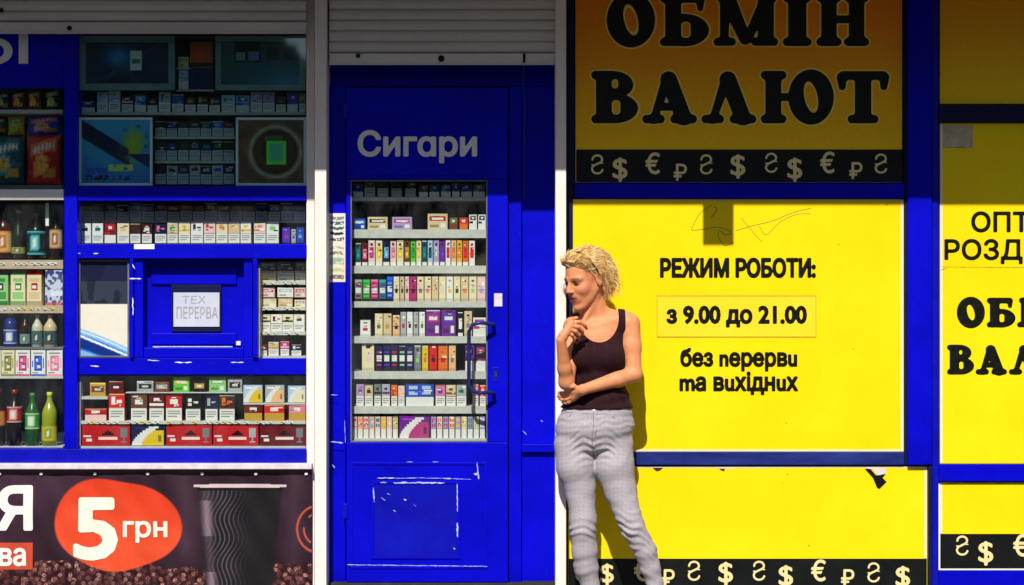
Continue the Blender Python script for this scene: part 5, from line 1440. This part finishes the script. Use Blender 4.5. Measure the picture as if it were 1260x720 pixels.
# feet
feet = Field()
for a, dx in ((ankR, -.02), (ankL, .05)):
    heel = np.array([a[0], a[1] + .035, .045], np.float32); toe = np.array([a[0] + dx, a[1] - .15, .032], np.float32)
    feet.cap(a, heel, .033, .034, .02); feet.cap(heel, toe, .036, .030, .02)
torso = Field()
chest = W(736, 424, -.262)
torso.ell(W(734, 522, Y0), (0.158, 0.104, 0.085), k=.03)
torso.ell(W(736, 492, -.272), (0.126, 0.094, 0.085), k=.04)
torso.ell(W(736, 462, -.27), (0.112, 0.090, 0.09), k=.04)
torso.ell(chest, (0.122, 0.100, 0.135), k=.04)
torso.ell(W(720, 440, -.335), (.056, .056, .052), k=.03)
torso.ell(W(751, 440, -.345), (.057, .058, .053), k=.03)
torso.cap(W(706, 403, -.245), W(772, 398, -.285), .040, .044, .03)
torso.cap(W(733, 388, -.262), W(708, 401, -.245), .034, .036, .03)
torso.cap(W(737, 387, -.265), W(770, 396, -.285), .034, .036, .03)
neck = Field()
NB = W(735, 397, -.265)
HC = W(721.5, 344, -.305)
f = np.array([-.78, -.60, -.27]); f /= np.linalg.norm(f)
u = np.array([-.10, -.05, 1.0]); u -= f * (u @ f); u /= np.linalg.norm(u)
r = np.cross(f, u); r /= np.linalg.norm(r)          # her right-hand side; -r faces the camera side
B = (f, r, u)
if r[1] > 0: near = -1.0
else: near = 1.0
def H(a, b, c): return (HC + f * a + r * b * near + u * c).astype(np.float32)
neck.chain([NB, W(731, 378, -.275), H(-.025, 0, -.04)], [.056, .049, .048], .02)
neck.cap(W(716, 402, -.325), H(-.02, .045, -.05), .010, .012, .02)      # neck tendons and collar bones
neck.cap(W(729, 401, -.330), W(702, 396, -.275), .008, .010, .018)
neck.cap(W(735, 401, -.332), W(766, 391, -.300), .008, .010, .018)
head = Field()
head.ell(H(-.014, 0, .036), (.096, .075, .084), B, .02)
head.ell(H(.030, 0, -.030), (.062, .056, .082), B, .03)
for s in (1, -1):
    head.cap(H(-.006, s * .052, -.035), H(.058, s * .020, -.096), .016, .014, .025)
    head.ell(H(.052, s * .034, -.024), (.030, .024, .024), B, .02)
    head.cap(H(.079, s * .012, .022), H(.066, s * .046, .020), .010, .009, .012)
head.ell(H(.073, 0, -.101), (.019, .022, .018), B, .016)
head.cap(H(.083, 0, .014), H(.106, 0, -.024), .0075, .0095, .008)
for s in (1, -1):
    head.ell(H(.097, s * .010, -.028), (.010, .0075, .0068), B, .006)
    head.ell(H(.092, s * .030, .004), (.016, .018, .0125), B, .008, carve=True)
    head.ell(H(.072, s * .031, .003), (.0135, .0135, .0125), B, .003)
head.ell(H(.077, 0, -.060), (.018, .031, .025), B, .014)
head.ell(H(.0895, 0, -.0535), (.0068, .0235, .0045), B, .004)
head.ell(H(.0875, 0, -.0645), (.0072, .0205, .0052), B, .004)
head.ell(H(.099, 0, -.0592), (.010, .028, .0016), B, .003, carve=True)
for s in (1, -1):
    head.ell(H(-.008, s * .076, -.004), (.017, .007, .029), B, .006)
    head.ell(H(-.006, s * .084, .000), (.009, .005, .016), B, .003, carve=True)
arms = Field()
shR, elR, wrR = W(706, 405, -.250), W(697.5, 471, -.385), W(690.5, 419, -.462)
shL, elL, wrL = W(776, 399, -.290), W(781, 461, -.330), W(717, 480.5, -.405)
arms.chain([shR, shR * .5 + elR * .5, elR], [.042, .036, .032], .02)
arms.chain([elR, elR * .66 + wrR * .34, wrR], [.030, .0285, .0200], .015)
arms.chain([shL, shL * .55 + elL * .45, elL], [.044, .038, .033], .02)
arms.chain([elL, elL * .68 + wrL * .32, wrL], [.033, .0325, .0210], .015)
# raised hand: palm, five fingers resting at the collar
fingers = []
def hand(palm_a, palm_b, palm_c, fs, th):
    arms.cap(palm_a, palm_b, .020, .014, .008); arms.cap(palm_a, palm_c, .020, .013, .008)
    arms.cap(palm_b, palm_c, .0125, .0125, .008)
    for P in fs:
        arms.chain(P, [.0088, .0082, .0076, .0066][:len(P)], .0035)
    arms.chain(th, [.0105, .0095, .0080], .004)
kA, kB = W(703, 398.5, -.452), W(697, 410, -.462)
hand(wrR * .75 + kA * .25, kA, kB,
     [[W(703, 397.5, -.455), W(713, 396.5, -.448), W(719.5, 400, -.432), W(722.5, 404.5, -.415)],
      [W(702, 401.5, -.460), W(711.5, 402.5, -.455), W(717, 407, -.437), W(717.5, 411.5, -.418)],
      [W(700, 405.5, -.463), W(708.5, 408, -.455), W(713, 412.5, -.437), W(712.5, 416.5, -.420)],
      [W(697.5, 409.5, -.463), W(704, 412.5, -.455), W(707.5, 417, -.440), W(706.5, 420.5, -.428)]],
     [W(697, 404, -.445), W(703, 393.5, -.432), W(710, 391.5, -.418)])
pA, pB = W(706, 482, -.385), W(706.5, 490, -.372)
hand(wrL, pA, pB,
     [[W(704, 481, -.375), W(697, 484, -.352), W(691, 484.5, -.335), W(688, 484, -.318)],
      [W(704, 485, -.378), W(696.5, 487.5, -.358), W(690.5, 488.5, -.342), W(687, 488, -.325)],
      [W(705, 489, -.375), W(698, 492, -.360), W(692, 492.5, -.345), W(689, 491.5, -.330)],
      [W(706, 492, -.370), W(700.5, 495.5, -.358), W(696, 496.5, -.345), W(693, 496, -.332)]],
     [W(712, 480, -.400), W(707, 476, -.405), W(703.5, 477, -.408)])

def smin(a, b, k):
    h = np.clip(0.5 + 0.5 * (b - a) / k, 0, 1)
    return b + (a - b) * h - k * h * (1 - h)
body = smin(torso.d, neck.d, np.float32(.022))
body = smin(body, head.d, np.float32(.010))
body = smin(body, arms.d, np.float32(.010))
body = smin(body, legs.d + np.float32(.009), np.float32(.02))
body = np.minimum(body, feet.d)
xx, yy, zz = gx_[:, None, None], gy_[None, :, None], gz_[None, None, :]
def inv_px(x, z, y): return 630 + x * PXM * 9 / (y + 9), 360 - (z - CZ) * PXM * 9 / (y + 9)
SK = np.array(lin((224, 148, 104)))
def skin_col(V):
    n = vnoise(V[:, 0] * 60, V[:, 2] * 60 + V[:, 1] * 40, 3)
    c = SK[None] * (0.93 + .12 * n[:, None])
    L = V - HC[None]
    a, b, h = L @ f, (L @ r) * near, L @ u
    def put(mask, col, k=1.0):
        w = (np.clip(mask, 0, 1) * k)[:, None]; c[:] = c * (1 - w) + np.array(lin(col))[None] * w
    hd = (a > .02) & (np.abs(h) < .13) & (np.abs(b) < .09)
    put(hd * np.exp(-((a - .055) / .03) ** 2 - ((h + .030) / .025) ** 2), (214, 120, 104), .45)
    put((a > .075) * hd * np.exp(-(b / .025) ** 4 - ((h + .059) / .0115) ** 4), (136, 36, 42), .9)
    put((a > .075) * hd * np.exp(-(b / .025) ** 4 - ((h + .0588) / .0022) ** 2), (60, 18, 22), .9)
    for s in (1, -1):
        put((a > .06) * hd * np.exp(-((b - s * .030) / .0165) ** 4 - ((h - .0055) / .0105) ** 4), (34, 18, 16), .97)
        put((a > .06) * hd * np.exp(-((b - s * .031) / .021) ** 4 - ((h - .0245 + .12 * np.abs(b - s * .026)) / .0042) ** 2), (96, 56, 38), .85)
        put((a > .088) * hd * np.exp(-((b - s * .0085) / .0035) ** 2 - ((h + .034) / .003) ** 2), (90, 30, 28), .8)
    return c
M['skin'] = attr_mat('skin', 0.50, 0.0, 0.16, 0.06)
_sk = M['skin'].node_tree; _n = _sk.nodes.new('ShaderNodeTexNoise'); _n.inputs['Scale'].default_value = 220; _n.inputs['Detail'].default_value = 6
_b = _sk.nodes.new('ShaderNodeBump'); _b.inputs['Strength'].default_value = .35; _b.inputs['Distance'].default_value = .0015
_t = _sk.nodes.new('ShaderNodeTexCoord'); _sk.links.new(_t.outputs['Object'], _n.inputs['Vector']); _sk.links.new(_n.outputs['Fac'], _b.inputs['Height']); _sk.links.new(_b.outputs[0], _sk.nodes['Principled BSDF'].inputs['Normal'])
link('body', surf('body', body, skin_col), M['skin'], person, (0, 0, 0)).location = -person.location

# --- tank top: torso shape a little larger, cut by a scooped neckline, arm holes and hem
PX = (630 + gx_ * PXM * 9 / (9 - .33))[:, None, None]; PY = (360 - (gz_ - CZ) * PXM * 9 / (9 - .33))[None, None, :]
m_scale = np.float32(1 / PXM)
tl = smin(torso.d, legs.d, np.float32(.02))
tk = tl - np.float32(.0070) - np.float32(.004) * np.clip((PY - 470) / 30, 0, 1)
tk = tk + np.float32(.0018) * (np.sin(PY * .42 + PX * .10) * np.clip((PY - 452) / 20, 0, 1) * np.clip((505 - PY) / 10, 0, 1) + .6 * np.sin(PX * .5 - PY * .25) * np.clip((PY - 440) / 20, 0, 1))
# neckline (front): ellipse scoop; behind it is higher
front = yy < -.285
scoop = (np.sqrt(((PX - 737.5) / 24.5) ** 2 + ((PY - 392) / 29.5) ** 2) - 1) * 24.5 * m_scale
scoop = np.where(PY < 392, (np.abs(PX - 737.5) - 24.5) * m_scale, scoop)
scoopb = (np.sqrt(((PX - 737.5) / 24.5) ** 2 + ((PY - 388) / 14.0) ** 2) - 1) * 14 * m_scale
scoopb = np.where(PY < 388, (np.abs(PX - 737.5) - 24.5) * m_scale, scoopb)
sc_ = np.where(front, scoop, scoopb)
tk = np.maximum(tk, -sc_)
# arm holes
armL = ((np.sqrt(((PX - 790) / 19.5) ** 2 + ((PY - 404) / 30) ** 2) - 1) * 19.5 * m_scale); armL = np.where(PY < 404, (790 - 19.5 - PX) * m_scale, armL)
armR = ((np.sqrt(((PX - 689.5) / 15.5) ** 2 + ((PY - 408) / 30) ** 2) - 1) * 15.5 * m_scale); armR = np.where(PY < 408, (PX - 689.5 - 15.5) * m_scale, armR)
tk = np.maximum(tk, np.maximum(-armL, -armR))
tk = np.maximum(tk, (PY - 503.5 - .6 * np.sin(PX * .3)) * m_scale)
M['tank'] = paint('ribbed_dark_cotton', (0.020, 0.006, 0.010), (0.040, 0.010, 0.016), 0.85, 20, 0.5, 400, stretch=(4, 1, 1))
link('tank_top', surf('tank_top', tk), M['tank'], person).location = -person.location
# --- jeans
PXj = (630 + gx_ * PXM * 9 / (9 - .36))[:, None, None]; PYj = (360 - (gz_ - CZ) * PXM * 9 / (9 - .36))[None, None, :]
jn = tl - np.float32(.0018)
side = np.where(PXj < 733, -1.0, 1.0).astype(np.float32)
dxc = np.abs(PXj - 732)
wn1 = vnoise(PXj * .06, PYj * .05, 21); wn2 = vnoise(PXj * .11 + 9, PYj * .09, 22)
ph = PYj - .30 * dxc + 4 * np.sin(dxc * .11) + 9 * wn1
wh = np.exp(-((PYj - 552) / 19) ** 2) * np.exp(-((dxc - 14) / 17) ** 2)
jn = jn + np.float32(.0040) * wh * (.25 + wn2) * np.sin(ph * .66 + side * .8)
jn = jn + np.float32(.0014) * np.exp(-((PYj - 522) / 12) ** 2) * np.sin(PYj * .7 + PXj * .08 + 5 * wn2)
kr = np.exp(-((PYj - 655) / 11) ** 2) * (PXj < 745); kl = np.exp(-((PYj - 660) / 24) ** 2) * (PXj > 745)
kr2 = np.exp(-((PYj - 700) / 16) ** 2) * (PXj < 745); kl2 = np.exp(-((PYj - 712) / 16) ** 2) * (PXj > 745)
jn = jn + np.float32(.0038) * kr * (.3 + wn2) * np.sin((PYj + ((PXj - 718) ** 2) * -.018 + 7 * wn1) * .74)
jn = jn + np.float32(.0036) * kl * (.3 + wn2) * np.sin((PYj - (PXj - 780) * .42 + 3 * np.sin(PXj * .2) + 9 * wn1) * .66)
jn = jn + np.float32(.0012) * kr2 * np.sin((PYj + PXj * .25) * .55) + np.float32(.0012) * kl2 * np.sin((PYj - PXj * .5) * .5)
nz = (vnoise(PXj * .09 + yy * 20, PYj * .12, 5) - .5)
jn = jn + np.float32(.0035) * nz
jn = np.maximum(jn, (501.5 - PYj) * m_scale)
jn = np.maximum(jn, (PYj - 762) * m_scale)
jn = jn.astype(np.float32)
def denim():
    m, N, L, Pn = new_mat('checked_cotton')
    tc = N.new('ShaderNodeTexCoord')
    mp = N.new('ShaderNodeMapping'); mp.inputs['Rotation'].default_value = (0, 0, 0)
    L.new(tc.outputs['Object'], mp.inputs[0])
    ck = N.new('ShaderNodeTexWave'); ck.wave_type = 'BANDS'; ck.bands_direction = 'Z'; ck.inputs['Scale'].default_value = 58; ck.inputs['Distortion'].default_value = 2.6; ck.inputs['Detail'].default_value = 2
    ck2 = N.new('ShaderNodeTexWave'); ck2.wave_type = 'BANDS'; ck2.bands_direction = 'X'; ck2.inputs['Scale'].default_value = 58; ck2.inputs['Distortion'].default_value = 2.6; ck2.inputs['Detail'].default_value = 2
    L.new(mp.outputs[0], ck.inputs[0]); L.new(mp.outputs[0], ck2.inputs[0])
    mu = N.new('ShaderNodeMath'); mu.operation = 'MULTIPLY'; L.new(ck.outputs['Fac'], mu.inputs[0]); L.new(ck2.outputs['Fac'], mu.inputs[1])
    n = N.new('ShaderNodeTexNoise'); n.inputs['Scale'].default_value = 300; L.new(tc.outputs['Object'], n.inputs[0])
    ad = N.new('ShaderNodeMath'); ad.operation = 'MULTIPLY_ADD'; ad.inputs[1].default_value = .5; L.new(n.outputs['Fac'], ad.inputs[0]); L.new(mu.outputs[0], ad.inputs[2])
    rp = N.new('ShaderNodeValToRGB'); rp.color_ramp.elements[0].position = .18; rp.color_ramp.elements[0].color = (0.24, 0.22, 0.26, 1); rp.color_ramp.elements[1].position = .75; rp.color_ramp.elements[1].color = (0.56, 0.525, 0.575, 1)
    L.new(ad.outputs[0], rp.inputs[0]); L.new(rp.outputs[0], Pn.inputs['Base Color']); Pn.inputs['Roughness'].default_value = .85
    b = N.new('ShaderNodeBump'); b.inputs['Strength'].default_value = .25; b.inputs['Distance'].default_value = .002
    L.new(ad.outputs[0], b.inputs['Height']); L.new(b.outputs[0], Pn.inputs['Normal'])
    return m
M['jeans'] = denim()
jo = link('jeans', surf('jeans', jn), M['jeans'], person); jo.location = -person.location
seam_m = paint('jeans_seam', (0.15, 0.13, 0.16), (0.24, 0.22, 0.25), .85, 60)
def front_pt(Fd, px, py, out=.0005):
    y = -.36
    for _ in range(3):
        ix = int(np.clip(np.searchsorted(gx_, X(px, y)), 0, len(gx_) - 1)); iz = int(np.clip(np.searchsorted(gz_, Z(py, y)), 0, len(gz_) - 1))
        col = Fd[ix, :, iz]; k = np.argmax(col < 0)
        if not (col < 0).any(): return None
        y = float(gy_[k]) - 0.0034 * float(col[k]) / float(col[k] - col[k - 1]) if k > 0 else float(gy_[k])
    return Vector((X(px, y), y - out, Z(py, y)))
def seam(name, pts, r, mat, Fd=jn, par=jo, out=.0004):
    P = []
    for (a, b), (c, d) in zip(pts, pts[1:]):
        n = max(2, int(math.hypot(c - a, d - b) / 2.5))
        for i in range(n): 
            q = front_pt(Fd, a + (c - a) * i / n, b + (d - b) * i / n, out)
            if q is not None: P.append(q)
    q = front_pt(Fd, *pts[-1], out)
    if q is not None: P.append(q)
    if len(P) > 2:
        P = [P[0]] + [(P[i - 1] + P[i] * 2 + P[i + 1]) / 4 for i in range(1, len(P) - 1)] + [P[-1]]
        return tube(name, P, r, mat, par, 5)
seam('fly_seam', [(731, 505), (730.5, 530), (729, 545), (731, 562)], .0011, seam_m)
seam('fly_stitch', [(735.5, 507), (735, 530), (731.5, 543)], .0007, seam_m)
seam('pocket_seam', [(706, 504.5), (704, 511), (699, 515), (691, 517)], .0012, seam_m)
seam('pocket_seam', [(750, 504.5), (751.5, 511), (757, 516), (767, 519.5), (776, 521.5)], .0012, seam_m)
seam('waistband_seam', [(694, 507.5), (712, 509.5), (733, 510.5), (755, 509.5), (773, 507.5)], .0008, seam_m)
for px in (708, 749): seam('belt_loop', [(px, 502.8), (px, 509.5)], .0026, M['jeans'], out=.0015)
q = front_pt(jn, 731.5, 506)
link('button', lathe_mesh('button', [(.006, 0), (.006, .0015), (.004, .003)], 12), M['frame_white'], jo, q).rotation_euler = (rad(90), 0, 0)
# shoes
sh = (feet.d - np.float32(.006)); sh = np.maximum(sh, zz - .085)
link('shoes', surf('shoes', sh.astype(np.float32)), M['letter_white'], person).location = -person.location

# --- hair: a swept cap with loose curls
hb_ = Field()
hb_.ell(H(-.024, 0, .044), (.096, .082, .088), B, .02)
hb_.ell(H(-.066, .0, .000), (.046, .068, .064), B, .03)
hb_.ell(H(-.068, .035, -.045), (.038, .040, .045), B, .02)
hb_.ell(H(-.062, -.03, -.045), (.040, .040, .045), B, .02)
hb_.chain([H(.054, -.045, .088), H(.058, .0, .100), H(.046, .045, .094)], [.014, .018, .015], .018)
hb_.chain([H(.05, .0, .115), H(.0, .03, .125)], [.016, .016], .015)
d0 = hb_.d
# keep the face, ear and neck clear
xh, yh, zh = xx - HC[0], yy - HC[1], zz - HC[2]
A_ = xh * f[0] + yh * f[1] + zh * f[2]; B_ = (xh * r[0] + yh * r[1] + zh * r[2]) * near; C_ = xh * u[0] + yh * u[1] + zh * u[2]
hairline = np.where(C_ > .03, .015 + (C_ - .03) * 1.05, -.020 + (C_ + .05) * .20)      # how far forward hair reaches at each height
d0 = np.maximum(d0, A_ - hairline)
d0 = d0 + np.float32(.0016) * np.sin(A_ * 150 + C_ * 90 + 2 * np.sin(B_ * 60)) + np.float32(.0010) * np.sin(C_ * 260 - A_ * 120)
def hair_col(V):
    n = vnoise(V[:, 0] * 90, V[:, 2] * 60 + V[:, 1] * 90, 8); a = np.array(lin((250, 214, 142))); b = np.array(lin((196, 146, 80)))
    return b[None] + (a - b)[None] * n[:, None]
M['hair'] = attr_mat('hair', 0.42, 0.0, 0.15)
hr = link('hair', surf('hair', d0.astype(np.float32), hair_col), M['hair'], person); hr.location = -person.location
rnd = random.Random(5)
SV, SF, SCc = [], [], []
def strand(p0, dirs, n, r0, colr, curl, cf):
    r0 *= .46
    P = [Vector(p0)]; d = Vector(dirs).normalized(); ph1, ph2 = rnd.uniform(0, 6.3), rnd.uniform(0, 6.3)
    side = d.cross(Vector((rnd.uniform(-1, 1), rnd.uniform(-1, 1), rnd.uniform(-1, 1)))).normalized(); up = d.cross(side)
    Hc = Vector(HC)
    for i in range(n):
        t = (i + 1) / n
        g = Vector((0, 0, -1))
        d = (d * .80 + g * .20).normalized()
        p = P[-1] + d * .0095 + side * (math.sin(ph1 + i * cf) * curl) + up * (math.cos(ph2 + i * cf) * curl)
        # stay outside the skull
        L = p - Hc; a, b, c = L.dot(Vector(f)), L.dot(Vector(r)) * near, L.dot(Vector(u))
        e = math.sqrt(((a + .02) / .100) ** 2 + (b / .085) ** 2 + ((c - .035) / .094) ** 2)
        if e < 1: p = Hc + Vector(f) * (-.02 + (a + .02) / e) + Vector(r) * near * (b / e) + Vector(u) * (.035 + (c - .035) / e)
        P.append(p)
    V, F = tube_geo(P, [r0 * (1 - .7 * (k / n)) for k in range(n + 1)], 5, True)
    s = len(SV); SV.extend(V); SF.extend(tuple(i + s for i in q) for q in F); SCc.extend([lin(colr)] * len(V))
CO = [(255, 226, 160), (255, 240, 186), (246, 206, 130), (226, 176, 98), (184, 128, 66), (255, 230, 166)]
for k in range(2100):                                    # long waves swept back from the forehead and crown
    th = rnd.uniform(-math.pi, math.pi); el_ = rnd.uniform(-.55, 1.5)
    a, b, c = math.cos(el_) * math.cos(th), math.cos(el_) * math.sin(th), math.sin(el_)
    if a > .42 and el_ < .55: continue
    if a > -.12 and el_ < .22: continue
    p = H(-.022 + a * .098, b * .082, .038 + c * .088)
    sweep = Vector(f) * (-1.2) + Vector(u) * (.25 if el_ > .7 else -.35) + Vector(r) * near * b * .5
    strand(p, sweep, rnd.choice((6, 7, 9)) if c > .2 else rnd.choice((4, 6, 7)), rnd.uniform(.0014, .0030), rnd.choice(CO), .0045, .85)
for k in range(1200):                                    # loose curls behind the ear and at the nape
    p = H(rnd.uniform(-.108, -.032), rnd.uniform(-.066, .082), rnd.uniform(-.050, .05))
    strand(p, Vector(f) * rnd.uniform(-.9, .3) + Vector(r) * near * rnd.uniform(-.3, .6) + Vector((0, 0, -.6)), rnd.choice((4, 6, 7)), rnd.uniform(.0013, .0028), rnd.choice(CO[:5]), .0055, .95)
for k in range(520):                                    # wavy forelock swept off the forehead
    p = H(rnd.uniform(.036, .062), rnd.uniform(-.05, .055), rnd.uniform(.090, .106))
    strand(p, Vector(f) * rnd.uniform(-1.0, -.2) + Vector(r) * near * rnd.uniform(-.1, 1.2) + Vector(u) * rnd.uniform(.0, .6), 6, rnd.uniform(.0013, .0026), rnd.choice(CO), .0028, 1.2)
hv = hr.data; hv.update(); nv = len(hv.vertices)
for _ in range(3600):                                   # fine strands lying along the swept hair
    v = hv.vertices[rnd.randrange(nv)]; L = np.array(v.co) - HC
    a, b, c = float(L @ f), float(L @ r) * near, float(L @ u)
    nrm = Vector(v.normal)
    if nrm.dot(Vector(v.co) - Vector(HC)) < 0 or c < -.03: continue
    fl = Vector(f) * (-1.0) + Vector(u) * (.35 if a > .02 else -.25 - max(0, -a) * 5) + Vector(r) * near * (.5 if a > .02 else .15)
    fl += Vector((rnd.gauss(0, .22), rnd.gauss(0, .22), rnd.gauss(0, .22)))
    fl = (fl - nrm * fl.dot(nrm)).normalized(); sd_v = fl.cross(nrm)
    n = rnd.choice((3, 4, 5)); ph_ = rnd.uniform(0, 6.3); P_ = []
    q = Vector(v.co) + nrm * .0008
    for i in range(n + 1):
        P_.append(q + sd_v * (math.sin(ph_ + i * 1.1) * .0022) + nrm * (math.sin(i / n * math.pi) * .0022))
        q = q + fl * .0085 - nrm * (.0006 * i)
    Vt, Ft = tube_geo(P_, [rnd.uniform(.0008, .0014) * (1 - .5 * k / n) for k in range(n + 1)], 4, True)
    s = len(SV); SV.extend(Vt); SF.extend(tuple(i + s for i in qq) for qq in Ft); SCc.extend([lin(rnd.choice(CO))] * len(Vt))
cm = mesh_np('curls', [v - Vector(person.location) for v in SV], SF, np.array(SCc))
cm.polygons.foreach_set('use_smooth', [True] * len(cm.polygons)); cm.materials.append(M['hair'])
co_ = bpy.data.objects.new('curls', cm); COL.objects.link(co_); co_.parent = hr
co_.location = person.location - world_of(hr)
# hair band / folded glasses arm over the hair
bp = [H(.048, -.03, .130), H(.040, .010, .133), H(.028, .045, .118), H(.016, .072, .088), H(.006, .087, .052), H(-.002, .090, .030)]
tube('hair_band', bp, [.0035, .004, .0042, .0042, .004, .003], M['black'], person, 8)
# ring on the raised hand
rp = W(709, 397, -.451)
rv = [Vector(rp) + Vector((.0015 * math.cos(t), .0100 * math.cos(t), .0100 * math.sin(t))) for t in np.linspace(0, 2 * math.pi, 15)]
tube('ring', rv, .0013, M['frame_white'], person, 5)

person.location.y += 0.05
